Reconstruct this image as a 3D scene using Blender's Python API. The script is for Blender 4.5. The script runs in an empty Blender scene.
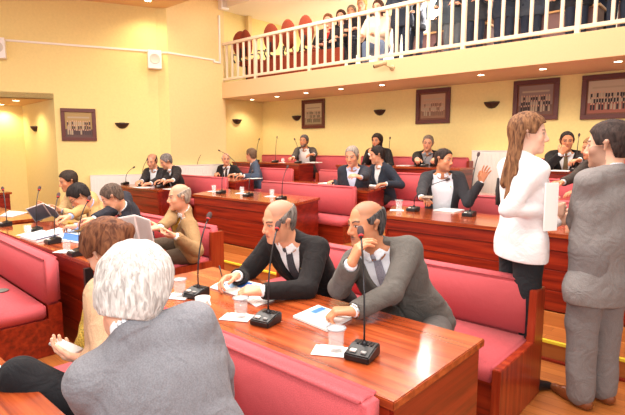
import bpy, bmesh, math, random
import numpy as np
from mathutils import Vector, Matrix
random.seed(7); rng = np.random.default_rng(7)
S = bpy.context.scene
COL = S.collection
# ---------------------------------------------------------------- camera numbers
F_PX = 490.0; PITCH = math.radians(7.0); YAW = math.radians(42.0); CAM_H = 1.60
_R = np.array([math.cos(YAW), math.sin(YAW), 0.]); _FH = np.array([-math.sin(YAW), math.cos(YAW), 0.])
_FW = _FH*math.cos(PITCH) - np.array([0, 0, 1.])*math.sin(PITCH); _UP = np.cross(_R, _FW)
_C = np.array([0, 0, CAM_H])
def ray(u, v): return _FW + _R*(u-312.5)/F_PX - _UP*(v-207.5)/F_PX
def onZ(u, v, z): d = ray(u, v); return _C + d*(z-CAM_H)/d[2]
def onY(u, v, y): d = ray(u, v); return _C + d*y/d[1]
def onX(u, v, x): d = ray(u, v); return _C + d*x/d[0]
def atD(u, v, dep): return _C + ray(u, v)*dep
def onT(u, v, z):
    p = onZ(u, v, z)
    for zz, (a, b) in {.912: (4.30, 4.95), .987: (5.78, 6.42), 1.282: (7.16, 7.52)}.items():
        if abs(z-zz) < .003 and not (a <= p[1] <= b):
            y = min(max(p[1], a), b); d = ray(u, v); p = np.array([d[0]*y/d[1], y, z])
    return p
def lin(c):
    c = c/255.0
    return c/12.92 if c <= 0.04045 else ((c+0.055)/1.055)**2.4
def rgb(r, g, b, a=1.0): return (lin(r), lin(g), lin(b), a)
# ---------------------------------------------------------------- materials
MATS = {}
def newmat(name):
    m = bpy.data.materials.new(name); m.use_nodes = True; nt = m.node_tree
    b = nt.nodes['Principled BSDF']; return m, nt, b
def N(nt, t, **kw):
    n = nt.nodes.new(t)
    for k, v in kw.items():
        if k in n.inputs: n.inputs[k].default_value = v
        else: setattr(n, k, v)
    return n
def ramp(nt, stops):
    r = nt.nodes.new('ShaderNodeValToRGB'); e = r.color_ramp.elements
    while len(e) < len(stops): e.new(0.5)
    for i, (p, c) in enumerate(stops): e[i].position = p; e[i].color = c
    return r
def plain(name, col, rough=0.6, metal=0.0, bump=0.0, scale=60, var=0.0, spec=0.5, **kw):
    if name in MATS: return MATS[name]
    m, nt, b = newmat(name)
    b.inputs['Base Color'].default_value = col; b.inputs['Roughness'].default_value = rough
    b.inputs['Metallic'].default_value = metal
    b.inputs['Specular IOR Level'].default_value = spec
    tc = N(nt, 'ShaderNodeTexCoord'); no = N(nt, 'ShaderNodeTexNoise', Scale=scale, Detail=4.0)
    nt.links.new(tc.outputs['Object'], no.inputs['Vector'])
    if var > 0:
        c0 = tuple(x*(1-var) for x in col[:3])+(1,); c1 = tuple(min(1, x*(1+var)) for x in col[:3])+(1,)
        r = ramp(nt, [(0.3, c0), (0.7, c1)])
        nt.links.new(no.outputs['Fac'], r.inputs['Fac']); nt.links.new(r.outputs['Color'], b.inputs['Base Color'])
    if bump > 0:
        bp = N(nt, 'ShaderNodeBump', Strength=bump, Distance=0.01)
        nt.links.new(no.outputs['Fac'], bp.inputs['Height']); nt.links.new(bp.outputs['Normal'], b.inputs['Normal'])
    for k, v in kw.items(): b.inputs[k].default_value = v
    MATS[name] = m; return m
def wood(name, dark, mid, light, along='X', rough=0.28, sc=1.0, coat=0.3):
    if name in MATS: return MATS[name]
    m, nt, b = newmat(name)
    tc = N(nt, 'ShaderNodeTexCoord'); mp = N(nt, 'ShaderNodeMapping')
    s = {'X': (0.6, 14, 14), 'Y': (14, 0.6, 14), 'Z': (14, 14, 0.6)}[along]
    mp.inputs['Scale'].default_value = tuple(v*sc for v in s)
    nt.links.new(tc.outputs['Object'], mp.inputs['Vector'])
    no = N(nt, 'ShaderNodeTexNoise', Scale=1.6, Detail=7.0, Roughness=0.62, Distortion=0.35)
    nt.links.new(mp.outputs['Vector'], no.inputs['Vector'])
    r = ramp(nt, [(0.32, dark), (0.5, mid), (0.68, light)])
    nt.links.new(no.outputs['Fac'], r.inputs['Fac']); nt.links.new(r.outputs['Color'], b.inputs['Base Color'])
    b.inputs['Roughness'].default_value = rough; b.inputs['Coat Weight'].default_value = coat
    b.inputs['Coat Roughness'].default_value = 0.12
    MATS[name] = m; return m
def planks(name, dark, mid, light):
    m, nt, b = newmat(name)
    tc = N(nt, 'ShaderNodeTexCoord'); br = N(nt, 'ShaderNodeTexBrick')
    br.offset = 0.37
    for k, v in {'Scale': 1.0, 'Brick Width': 1.1, 'Row Height': 0.09, 'Mortar Size': 0.0016, 'Color1': mid, 'Color2': light, 'Mortar': dark}.items(): br.inputs[k].default_value = v
    nt.links.new(tc.outputs['Object'], br.inputs['Vector'])
    mp = N(nt, 'ShaderNodeMapping'); mp.inputs['Scale'].default_value = (1.2, 22, 22)
    nt.links.new(tc.outputs['Object'], mp.inputs['Vector'])
    no = N(nt, 'ShaderNodeTexNoise', Scale=1.5, Detail=6.0, Distortion=0.4); nt.links.new(mp.outputs['Vector'], no.inputs['Vector'])
    mx = N(nt, 'ShaderNodeMixRGB', blend_type='MULTIPLY'); mx.inputs['Fac'].default_value = 0.45
    r = ramp(nt, [(0.3, (0.55, 0.42, 0.3, 1)), (0.65, (1, 1, 1, 1))])
    nt.links.new(no.outputs['Fac'], r.inputs['Fac'])
    nt.links.new(br.outputs['Color'], mx.inputs['Color1']); nt.links.new(r.outputs['Color'], mx.inputs['Color2'])
    nt.links.new(mx.outputs['Color'], b.inputs['Base Color']); b.inputs['Roughness'].default_value = 0.35
    return m
def emis(name, col, st):
    if name in MATS: return MATS[name]
    m, nt, b = newmat(name); b.inputs['Base Color'].default_value = col
    b.inputs['Emission Color'].default_value = col; b.inputs['Emission Strength'].default_value = st
    MATS[name] = m; return m
def fabric(name, col, var=0.12, rough=0.85, folds=0.35, fine=0.25):
    """woven suit cloth: fine weave plus soft creases"""
    if name in MATS: return MATS[name]
    m, nt, b = newmat(name)
    tc = N(nt, 'ShaderNodeTexCoord')
    n1 = N(nt, 'ShaderNodeTexNoise', Scale=260.0, Detail=2.0); n2 = N(nt, 'ShaderNodeTexNoise', Scale=7.0, Detail=2.5, Distortion=2.4)
    for n in (n1, n2): nt.links.new(tc.outputs['Object'], n.inputs['Vector'])
    c0 = tuple(x*(1-var) for x in col[:3])+(1,); c1 = tuple(min(1, x*(1+var)) for x in col[:3])+(1,)
    r = ramp(nt, [(0.35, c0), (0.65, c1)]); nt.links.new(n1.outputs['Fac'], r.inputs['Fac'])
    nt.links.new(r.outputs['Color'], b.inputs['Base Color'])
    b1 = N(nt, 'ShaderNodeBump', Strength=fine, Distance=0.002); b2 = N(nt, 'ShaderNodeBump', Strength=folds*1.0, Distance=0.04)
    nt.links.new(n1.outputs['Fac'], b1.inputs['Height']); nt.links.new(n2.outputs['Fac'], b2.inputs['Height'])
    nt.links.new(b1.outputs['Normal'], b2.inputs['Normal']); nt.links.new(b2.outputs['Normal'], b.inputs['Normal'])
    b.inputs['Roughness'].default_value = rough; b.inputs['Sheen Weight'].default_value = 0.03; b.inputs['Specular IOR Level'].default_value = 0.2
    MATS[name] = m; return m
def hairmat(name, dark, light, rough=0.68, sc=55, bump=0.5):
    if name in MATS: return MATS[name]
    m, nt, b = newmat(name)
    tc = N(nt, 'ShaderNodeTexCoord'); mp = N(nt, 'ShaderNodeMapping'); mp.inputs['Scale'].default_value = (1, 1, 0.25)
    no = N(nt, 'ShaderNodeTexNoise', Scale=float(sc), Detail=5.0, Distortion=0.8)
    nt.links.new(tc.outputs['Object'], mp.inputs['Vector']); nt.links.new(mp.outputs['Vector'], no.inputs['Vector'])
    r = ramp(nt, [(0.35, dark), (0.65, light)]); nt.links.new(no.outputs['Fac'], r.inputs['Fac'])
    nt.links.new(r.outputs['Color'], b.inputs['Base Color'])
    bp = N(nt, 'ShaderNodeBump', Strength=bump, Distance=0.006); nt.links.new(no.outputs['Fac'], bp.inputs['Height'])
    nt.links.new(bp.outputs['Normal'], b.inputs['Normal']); b.inputs['Roughness'].default_value = rough; b.inputs['Specular IOR Level'].default_value = 0.2
    MATS[name] = m; return m
def skinmat():
    m, nt, b = newmat('skin')
    a = N(nt, 'ShaderNodeVertexColor'); a.layer_name = 'Col'
    nt.links.new(a.outputs['Color'], b.inputs['Base Color']); b.inputs['Roughness'].default_value = 0.48
    b.inputs['Subsurface Weight'].default_value = 0.12; b.inputs['Subsurface Radius'].default_value = (0.02, 0.008, 0.004)
    b.inputs['Subsurface Scale'].default_value = 0.5
    return m
SKIN = skinmat()
W_TOP = wood('mahogany_top', rgb(114, 40, 17), rgb(158, 68, 31), rgb(188, 94, 48), 'X', rough=0.2, coat=0.5)
W_RED = wood('mahogany_panel', rgb(88, 18, 8), rgb(134, 34, 14), rgb(158, 50, 22), 'X', rough=0.35, coat=0.15)
W_SIDE = wood('mahogany_side', rgb(90, 20, 10), rgb(126, 30, 14), rgb(150, 44, 24), 'Y', rough=0.3, coat=0.2)
W_LIGHT = wood('oak_plinth', rgb(150, 88, 36), rgb(190, 120, 55), rgb(216, 146, 76), 'X', rough=0.4, coat=0.1)
W_END = wood('bench_end_wood', rgb(108, 30, 15), rgb(144, 46, 21), rgb(166, 66, 33), 'Z', rough=0.3, coat=0.2)
FLOOR = planks('floor_planks', rgb(120, 66, 30), rgb(172, 100, 48), rgb(196, 122, 62))
PINK = fabric('pink_upholstery', rgb(204, 92, 98), var=0.14, folds=0.08, fine=0.4)
WALLM = plain('yellow_plaster', rgb(238, 216, 146), 0.85, bump=0.05, scale=25, var=0.03)
CREAM = plain('cream_plaster', rgb(234, 206, 146), 0.85, bump=0.05, scale=25, var=0.03)
CEILM = plain('ceiling_paint', rgb(226, 190, 134), 0.9, bump=0.02, scale=20, var=0.02)
WHITE = plain('white_paint', rgb(240, 232, 220), 0.5)
WHITEM = plain('white_enamel', rgb(238, 234, 228), 0.35)
BLACK = plain('black_plastic', rgb(22, 22, 24), 0.35)
DARKMETAL = plain('dark_metal', rgb(60, 58, 60), 0.3, metal=0.8)
BROWN = plain('dark_brown_metal', rgb(58, 30, 20), 0.5)
PAPER = plain('white_paper', rgb(246, 246, 244), 0.7)
RED = plain('red_ring', rgb(190, 20, 20), 0.4)
STEEL = plain('steel', rgb(190, 190, 190), 0.25, metal=1.0)
YEL = plain('yellow_nosing', rgb(236, 208, 60), 0.4)
def glassmat():
    m, nt, b = newmat('clear_glass'); b.inputs['Base Color'].default_value = (1, 1, 1, 1)
    b.inputs['Alpha'].default_value = 0.16; b.inputs['Roughness'].default_value = 0.05; b.inputs['IOR'].default_value = 1.5
    return m
GLASS = glassmat()
# ---------------------------------------------------------------- objects
def tag(o, label=None, cat=None, group=None, kind=None):
    if label: o['label'] = label
    if cat: o['category'] = cat
    if group: o['group'] = group
    if kind: o['kind'] = kind
    return o
def empty(name, loc=(0, 0, 0), rz=0.0):
    o = bpy.data.objects.new(name, None); COL.objects.link(o); o.empty_display_size = 0.05
    o.location = loc; o.rotation_euler = (0, 0, rz); return o
def mobj(name, bm, mat, parent=None, smooth=False):
    me = bpy.data.meshes.new(name); bmesh.ops.recalc_face_normals(bm, faces=bm.faces[:]); bm.to_mesh(me); bm.free()
    if smooth:
        me.polygons.foreach_set('use_smooth', [True]*len(me.polygons))
    for m in (mat if isinstance(mat, (list, tuple)) else [mat]): me.materials.append(m)
    o = bpy.data.objects.new(name, me); COL.objects.link(o)
    if parent: o.parent = parent
    return o
def BM(): return bmesh.new()
def box(bm, x0, x1, y0, y1, z0, z1, bev=0.0, mat=0, seg=2):
    vs = [bm.verts.new((x, y, z)) for z in (z0, z1) for y in (y0, y1) for x in (x0, x1)]
    fs = [(0, 1, 3, 2), (4, 6, 7, 5), (0, 4, 5, 1), (2, 3, 7, 6), (0, 2, 6, 4), (1, 5, 7, 3)]
    faces = [bm.faces.new([vs[i] for i in f]) for f in fs]
    for f in faces: f.material_index = mat
    bmesh.ops.recalc_face_normals(bm, faces=faces)
    if bev > 0:
        es = list({e for f in faces for e in f.edges})
        r = bmesh.ops.bevel(bm, geom=es, offset=bev, segments=seg, affect='EDGES', profile=0.6)
        for f in r['faces']: f.material_index = mat
    return vs
def prism(bm, poly, z0, z1, bev=0.0, mat=0):
    """poly: list of (x, y) corners, extruded upwards"""
    lo = [bm.verts.new((p[0], p[1], z0)) for p in poly]; hi = [bm.verts.new((p[0], p[1], z1)) for p in poly]
    n = len(poly); fs = [bm.faces.new(lo[::-1]), bm.faces.new(hi)]
    for i in range(n): fs.append(bm.faces.new([lo[i], lo[(i+1) % n], hi[(i+1) % n], hi[i]]))
    for f in fs: f.material_index = mat
    bmesh.ops.recalc_face_normals(bm, faces=fs)
    if bev > 0:
        es = list({e for f in fs for e in f.edges})
        r = bmesh.ops.bevel(bm, geom=es, offset=bev, segments=2, affect='EDGES')
        for f in r['faces']: f.material_index = mat
def sideprism(bm, poly, x0, x1, bev=0.0):
    """poly: list of (y, z) corners, extruded along x"""
    a = [bm.verts.new((x0, p[0], p[1])) for p in poly]; b = [bm.verts.new((x1, p[0], p[1])) for p in poly]
    n = len(poly); fs = [bm.faces.new(a), bm.faces.new(b[::-1])]
    for i in range(n): fs.append(bm.faces.new([a[i], b[i], b[(i+1) % n], a[(i+1) % n]]))
    bmesh.ops.recalc_face_normals(bm, faces=fs)
    if bev > 0: bmesh.ops.bevel(bm, geom=list({e for f in fs for e in f.edges}), offset=bev, segments=2, affect='EDGES')
def tube(bm, pts, rad, n=10, mat=0, cap=True):
    pts = [Vector(p) for p in pts]; rings = []
    rads = rad if isinstance(rad, (list, tuple)) else [rad]*len(pts)
    ref = Vector((0, 0, 1))
    for i, p in enumerate(pts):
        t = (pts[min(i+1, len(pts)-1)] - pts[max(i-1, 0)]).normalized()
        a = t.cross(ref if abs(t.z) < 0.95 else Vector((1, 0, 0))).normalized(); b = t.cross(a)
        rings.append([bm.verts.new(p + (a*math.cos(2*math.pi*k/n) + b*math.sin(2*math.pi*k/n))*rads[i]) for k in range(n)])
    for i in range(len(rings)-1):
        for k in range(n):
            f = bm.faces.new([rings[i][k], rings[i][(k+1) % n], rings[i+1][(k+1) % n], rings[i+1][k]]); f.material_index = mat
    if cap:
        f = bm.faces.new(rings[0][::-1]); f.material_index = mat; f = bm.faces.new(rings[-1]); f.material_index = mat
def lathe(bm, prof, n=20, c=(0, 0, 0), mat=0):
    """prof: (radius, z) pairs; closed top and bottom where the radius is 0"""
    rings = []
    for r, z in prof:
        if r < 1e-6: rings.append([bm.verts.new((c[0], c[1], c[2]+z))])
        else: rings.append([bm.verts.new((c[0]+r*math.cos(2*math.pi*k/n), c[1]+r*math.sin(2*math.pi*k/n), c[2]+z)) for k in range(n)])
    for i in range(len(rings)-1):
        A, B = rings[i], rings[i+1]
        for k in range(n):
            k2 = (k+1) % n
            if len(A) == 1 and len(B) == 1: continue
            if len(A) == 1: f = bm.faces.new([A[0], B[k], B[k2]])
            elif len(B) == 1: f = bm.faces.new([A[k], A[k2], B[0]])
            else: f = bm.faces.new([A[k], A[k2], B[k2], B[k]])
            f.material_index = mat
def copy_tree(o, parent=None):
    c = o.copy(); COL.objects.link(c)
    if parent: c.parent = parent
    for ch in list(o.children): copy_tree(ch, c)
    return c
# ================================================================ the room
FZ = [0.0, 0.26, 0.38, 0.52]
def struct(name, bm, m, **k): return tag(mobj(name, bm, m, **k), kind='structure')
XR, YW = 3.2, 8.25
b = BM(); box(b, -13, XR, -2.5, 3.83, -0.1, 0.0); struct('floor', b, FLOOR)
b = BM(); box(b, -13, XR, 3.83, 4.18, -0.1, 0.15); struct('floor_step', b, FLOOR)
b = BM(); box(b, -13, XR, 4.18, 5.66, -0.1, 0.26); struct('floor_tier', b, FLOOR)
b = BM(); box(b, -13, XR, 5.66, 7.06, -0.1, 0.38); struct('floor_tier', b, FLOOR)
b = BM(); box(b, -13, XR, 7.06, YW, -0.1, 0.52); struct('floor_tier', b, FLOOR)
b = BM(); box(b, -13, XR, 3.815, 3.845, 0.135, 0.158, 0.003); struct('trim_step_nosing', b, YEL)
b = BM(); box(b, -13, XR, 3.80, 3.83, 0.0, 0.02, 0.003); struct('trim_step_foot', b, W_RED)
b = BM(); box(b, -9.35, XR, YW, YW+0.15, 0, 2.76); struct('wall_back', b, WALLM)
# left side: pilaster wall, angled wall, alcove
XC = -8.95
A1 = onZ(3, 40.5, 3.5)[:2]; A2 = onZ(149, 51.4, 3.5)[:2]
dA = (A2-A1)/np.linalg.norm(A2-A1)
nA = np.array([dA[1], -dA[0]])                     # towards the room
def onA(u, v, off=0.0):
    d = ray(u, v); o2 = np.array([A1[0], A1[1]]) + nA*off
    t = np.dot(o2 - _C[:2], nA)/np.dot(d[:2], nA); return _C + d*t
cor = onA(157, 60)[:2]; alc = onA(54.5, 110)[:2]; lft = alc - dA*5.5
P168 = onX(168, 60, XC)[:2]
def wallseg(name, p, q, z0, z1, m, th=0.15):
    p = np.array(p); q = np.array(q); d = (q-p)/np.linalg.norm(q-p); n = np.array([-d[1], d[0]])*th
    b = BM(); prism(b, [p, q, q+n, p+n], z0, z1); return struct(name, b, m)
CZ = 4.345
zs_alc = float(onA(30, 98)[2])
wallseg('wall_left', alc, cor, 0, CZ, WALLM)
wallseg('wall_left_upper', lft, alc, zs_alc, CZ, WALLM)
wallseg('wall_left_return', cor, P168, 0, CZ+0.8, WALLM)
wallseg('wall_left_pilaster', P168, (XC, 7.02), 0, CZ+0.8, CREAM)
wallseg('wall_left_back', (XC-0.14, 7.02), (XC-0.14, 10.2), 0, 5.2, WALLM)
P23 = atD(23, 120, 1.2*np.dot(np.array([*onA(23, 98)])-_C, _FW))[:2]
wallseg('wall_alcove_side', P23, alc, 0, zs_alc+0.1, WALLM)
wallseg('wall_alcove_back', P23 + np.array([-2.4, -5.6]), P23, 0, zs_alc+0.1, WALLM)
b = BM(); prism(b, [lft, alc, P23, P23+np.array([-2.4, -5.6])], zs_alc, zs_alc+0.1); struct('ceiling_alcove', b, CEILM)
b = BM(); box(b, -14, XR, -2.5, P168[1], CZ, CZ+0.1); struct('ceiling', b, CEILM)
b = BM(); box(b, -14, XR, P168[1], 7.0, CZ+0.55, CZ+0.65); struct('ceiling_raised', b, CEILM)
b = BM(); box(b, -14, XR, P168[1]-0.02, P168[1], CZ+0.1, CZ+0.65); struct('ceiling_edge', b, CEILM)
b = BM(); box(b, -9.3, XR, 7.0, 10.2, 4.62, 5.2); struct('ceiling_gallery', b, plain('gallery_ceiling', rgb(236, 226, 204), .9))
b = BM(); box(b, -9.3, XR, 10.05, 10.2, 2.9, 4.7); struct('wall_gallery_back', b, plain('gallery_plaster', rgb(246, 238, 220), .85))
# the gallery slab: fascia, soffit, floor
b = BM(); box(b, XC-0.1, XR, 7.0, 10.1, 2.69, 3.0); struct('ceiling_soffit', b, plain('soffit_paint', rgb(226, 198, 166), 0.85, var=0.02))
b = BM(); box(b, XC-0.1, XR, 6.93, 7.0, 2.685, 3.02, 0.004); struct('trim_gallery_fascia', b, plain('fascia_paint', rgb(226, 194, 146), .85, var=.02))
# right wall far away (outside the frame) and the wall behind the camera stay open for daylight
b = BM()
def strip(p, q, z, h=0.035, t=0.02):
    p = np.array(p); q = np.array(q); d = (q-p)/np.linalg.norm(q-p); n = np.array([d[1], -d[0]])*t
    prism(b, [p, q, q+n, p+n], z, z+h)
strip(lft, cor, 3.49); struct('trim_wall_left', b, WHITE)
b = BM(); strip(cor, P168, 3.47); struct('trim_wall_return', b, WHITE)
b = BM(); strip(P168, (XC, 6.75), 3.47); struct('trim_wall_pilaster', b, WHITE)
# door frame trim beside the gallery, on the pilaster wall
b = BM(); box(b, XC, XC+0.03, 6.86, 6.90, 3.45, 4.45, 0.004); box(b, XC, XC+0.03, 6.70, 6.90, 3.43, 3.47, 0.004); struct('trim_gallery_jamb', b, WHITE)
b = BM(); box(b, XC-0.14, XC-0.02, 7.75, 7.85, 3.0, 4.62); struct('pillar_gallery', b, CREAM)
# ================================================================ wall objects
def on_wall_obj(root_name, pos, rz):
    return empty(root_name, pos, rz)
def sconce(pos, rz, label):
    r = empty('wall_sconce', pos, rz)              # local: wall at y=0, room towards -y
    b = BM(); n = 16; R0 = 0.14
    prof = [(0.0, -0.11), (0.055, -0.10), (0.10, -0.065), (0.13, -0.02), (0.135, 0.0), (0.125, 0.0), (0.09, -0.06), (0.0, -0.085)]
    rings = []
    for rr, z in prof: rings.append([b.verts.new((max(rr, .001)*math.cos(math.pi*k/n), -0.75*max(rr, .001)*math.sin(math.pi*k/n), z)) for k in range(n+1)])
    for i in range(len(rings)-1):
        for k in range(n): b.faces.new([rings[i][k], rings[i][k+1], rings[i+1][k+1], rings[i+1][k]])
    mobj('shade', b, BROWN, r, True)
    b = BM(); box(b, -0.05, 0.05, -0.012, 0.004, -0.09, 0.01, 0.004); mobj('wall_plate', b, BROWN, r)
    b = BM(); lathe(b, [(0, -0.03), (0.022, -0.02), (0.026, 0.0), (0, 0.02)], 10, (0, -0.05, -0.03)); mobj('bulb', b, WHITEM, r, True)
    tag(r, label, 'wall lamp', 'half-round wall sconces')
    return r
for (u, v, lab) in ((297, 116, 'dark half-round sconce just left of the picture above the bearded man'), (380, 110, 'dark half-round sconce midway between the two leftmost pictures of the back wall'),
                    (492, 102, 'dark half-round sconce on the back wall above the standing woman')):
    p = onY(u, v, YW); sconce((p[0], YW-0.002, p[2]), 0, lab)
p = onX(237, 119, XC); sconce((XC-0.14, 7.45, p[2]), math.radians(90), 'dark half-round sconce on the left return under the gallery end')
angA = math.atan2(dA[1], dA[0])
p = onA(122, 123); sconce((p[0], p[1], p[2]), angA, 'dark half-round sconce on the yellow wall right of the framed picture')
dS = (alc-P23); angS = math.atan2(dS[1], dS[0]); mid = P23 + dS*0.42
sconce((mid[0], mid[1], float(onA(37, 124)[2])), angS, 'dark half-round sconce inside the alcove at far left')
def group_photo(w, h, bg, mid_c, dark_c, rows=2, seed=0):
    """generic photograph of a crowd of people standing in rows before a building"""
    r = random.Random(seed); b = BM(); rows = max(rows, 3)
    def q(x0, x1, z0, z1, y, m):
        vs = [b.verts.new(c) for c in ((x0, y, z0), (x1, y, z0), (x1, y, z1), (x0, y, z1))]; f = b.faces.new(vs); f.material_index = m
    q(-w/2, w/2, -h/2, h/2, -0.001, 0); q(-w/2, w/2, -h/2, -h*0.18, -0.002, 1)
    q(-w*0.4, w*0.4, h*0.26, h*0.32, -0.002, 3)
    for row in range(rows):
        n = int(w/0.040); z = -h*0.40 + row*h*0.17
        for i in range(n):
            x = -w*0.44 + w*0.88*(i+0.5)/n + r.uniform(-.004, .004); zz = z + r.uniform(-.006, .006)
            q(x-0.013, x+0.013, zz, zz+h*0.17, -0.003-0.0005*(rows-row), 2 if r.random() < .6 else 3)
            q(x-0.008, x+0.008, zz+h*0.17, zz+h*0.225, -0.0032-0.0005*(rows-row), 4)
    me_mats = [plain('photo_bg%d' % seed, bg, .6), plain('photo_mid%d' % seed, mid_c, .6), plain('photo_dark%d' % seed, dark_c, .6), plain('photo_light', rgb(176, 156, 128), .6), plain('photo_face', rgb(205, 160, 130), .6)]
    return b, me_mats
def picture(c, rz, w, h, fw, label, bg, mid_c, dark_c, seed, mat_w=0.0, rows=2):
    r = empty('framed_picture', c, rz)
    b = BM(); fm = plain('picture_frame_wood', rgb(92, 34, 20), 0.4)
    box(b, -w/2, w/2, -0.035, 0.0, h/2-fw, h/2, 0.006); box(b, -w/2, w/2, -0.035, 0.0, -h/2, -h/2+fw, 0.006)
    box(b, -w/2, -w/2+fw, -0.035, 0.0, -h/2+fw, h/2-fw, 0.006); box(b, w/2-fw, w/2, -0.035, 0.0, -h/2+fw, h/2-fw, 0.006)
    mobj('frame', b, fm, r)
    b = BM(); box(b, -w/2+fw, w/2-fw, -0.012, -0.006, -h/2+fw, h/2-fw); mobj('mount', b, plain('picture_mount', rgb(120, 70, 46) if mat_w else rgb(120, 60, 40), .6), r)
    b, ms = group_photo(w-2*fw-2*mat_w, h-2*fw-2*mat_w, bg, mid_c, dark_c, rows, seed)
    o = mobj('photograph', b, ms, r); o.location = (0, -0.0125, 0)
    tag(r, label, 'picture')
def back_picture(u0, v0, u1, v1, **k):
    a = onY(u0, v0, YW); c = onY(u1, v1, YW)
    picture(((a[0]+c[0])/2, YW-0.002, (a[2]+c[2])/2), 0, c[0]-a[0], a[2]-c[2], **k)
back_picture(302.5, 100.5, 325, 128, fw=0.06, label='small framed group photograph on the back wall above the bearded man', bg=rgb(204, 190, 150), mid_c=rgb(160, 140, 100), dark_c=rgb(112, 98, 72), seed=1, mat_w=.03)
back_picture(417, 90, 450, 123, fw=0.07, label='framed brownish group photograph behind the smiling man in the last row', bg=rgb(186, 152, 120), mid_c=rgb(150, 110, 80), dark_c=rgb(132, 96, 72), seed=2, mat_w=.03)
back_picture(514.5, 81.5, 558, 119.5, fw=0.07, label='large dark framed group photograph above the man holding his chin', bg=rgb(140, 116, 104), mid_c=rgb(112, 80, 66), dark_c=rgb(50, 36, 34), seed=3, mat_w=.02)
back_picture(583, 76, 634, 118, fw=0.07, label='large framed group photograph with pale background at the right edge', bg=rgb(190, 168, 140), mid_c=rgb(160, 90, 70), dark_c=rgb(40, 30, 32), seed=4, mat_w=.02)
a = onA(60, 108); c = onA(97, 141)
wv = np.linalg.norm(c[:2]-a[:2]); cen = (a+c)/2
picture((cen[0], cen[1], cen[2]), angA, wv, a[2]-c[2], 0.07, 'framed crowded group photograph on the yellow left wall', rgb(168, 138, 84), rgb(92, 66, 60), rgb(70, 50, 50), 5, mat_w=.0, rows=3)
def speaker(c, rz, label):
    r = empty('wall_speaker', c, rz); b = BM(); box(b, -0.13, 0.13, -0.16, 0, -0.18, 0.18, 0.012); mobj('cabinet', b, WHITEM, r)
    b = BM(); lathe(b, [(0, 0.0), (0.085, 0.0), (0.095, 0.006), (0.1, 0.0), (0.1, -0.01), (0, -0.01)], 28)
    bmesh.ops.rotate(b, verts=b.verts, cent=(0, 0, 0), matrix=Matrix.Rotation(math.radians(90), 3, 'X'))
    o = mobj('grille', b, plain('speaker_grille', rgb(212, 204, 190), .6), r, True); o.location = (0, -0.163, 0.01)
    tag(r, label, 'loudspeaker')
p = onA(154, 60.5); speaker((p[0], p[1], p[2]), angA, 'white wall loudspeaker high in the corner beside the pilaster')
p = onA(-2, 49); speaker((p[0], p[1], p[2]), angA, 'white wall loudspeaker cut off by the left edge of the photo')
p = onX(226, 4, XC); 
r = empty('wall_speaker', (XC, 6.97, p[2]), math.radians(90)); b = BM(); box(b, -0.1, 0.1, -0.13, 0, -0.16, 0.2, 0.01); mobj('cabinet', b, WHITEM, r)
b = BM(); box(b, -.07, .07, -.136, -.13, -.12, .14, .002); mobj('grille', b, plain('speaker_grille', rgb(212, 204, 190), .6), r); tag(r, 'white box loudspeaker above the left end of the gallery railing', 'loudspeaker')
# radiators
def radiator(x0, x1, y, z0, z1, rz, loc, label):
    r = empty('radiator', loc, rz); b = BM(); box(b, x0, x1, -0.09, -0.03, z0, z1, 0.008)
    n = int((x1-x0)/0.05)
    mobj('panel', b, WHITEM, r); b = BM()
    for i in range(n):
        x = x0 + (x1-x0)*(i+0.5)/n; box(b, x-0.012, x+0.012, -0.097, -0.089, z0+0.03, z1-0.03, 0.003)
    mobj('ribs', b, WHITEM, r)
    b = BM(); box(b, x0, x1, -0.1, -0.02, z1, z1+0.012, 0.003); mobj('top_grille', b, WHITEM, r)
    b = BM()
    for x in (x0+.15, x1-.15): box(b, x-0.02, x+0.02, -0.04, 0, z0+.1, z1-.1)
    mobj('wall_bracket', b, WHITEM, r)
    tag(r, label, 'radiator')
p0 = onA(90, 174); p1 = onA(155, 168); c = (p0+p1)/2; hw = np.linalg.norm(p1[:2]-p0[:2])/2
radiator(-hw, hw, 0, 0.35-0, 1.05, angA, (c[0], c[1], 0), 'long white panel radiator on the left wall behind the two whispering men')
p0 = onY(474, 151, YW); p1 = onY(520, 151, YW)
radiator(p0[0], p1[0], 0, 0.60, p0[2], 0, (0, YW, 0), 'white panel radiator on the back wall behind the standing woman')
p0 = onX(204, 165, XC); 
radiator(-0.75, 0.55, 0, 0.6, 1.22, math.radians(90), (XC-0.0, 6.35, 0), 'white panel radiator at the pilaster behind the two men chatting')
# recessed lights under the gallery
for i, (u, v) in enumerate([(252, 99.5), (277, 96.5), (306, 93), (341, 89), (382, 85), (481, 75), (543, 69), (618, 61.5)]):
    p = onZ(u, v, 2.69); r = empty('recessed_downlight', (p[0], p[1], 2.69))
    b = BM(); lathe(b, [(0.045, 0), (0.06, 0), (0.06, -0.006), (0.045, -0.004)], 18); mobj('trim_ring', b, WHITEM, r, True)
    b = BM(); lathe(b, [(0, -0.003), (0.046, -0.003), (0.046, 0.001), (0, .001)], 18); mobj('lens', b, emis('downlight_lens', rgb(255, 240, 205), 14), r)
    nth = ['leftmost', 'second from the left', 'third from the left', 'fourth from the left', 'fifth from the left', 'sixth from the left', 'seventh from the left', 'rightmost'][i]
    tag(r, 'small round downlight in the gallery soffit, %s of eight' % nth, 'ceiling light', 'downlights under the gallery')
    l = bpy.data.lights.new('downlight', 'SPOT'); l.energy = 32; l.color = (1, 0.87, 0.66); l.spot_size = math.radians(125); l.spot_blend = 0.8; l.shadow_soft_size = 0.04
    lo = bpy.data.objects.new('downlight', l); COL.objects.link(lo); lo.parent = r; lo.location = (0, 0, -0.02)
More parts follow.
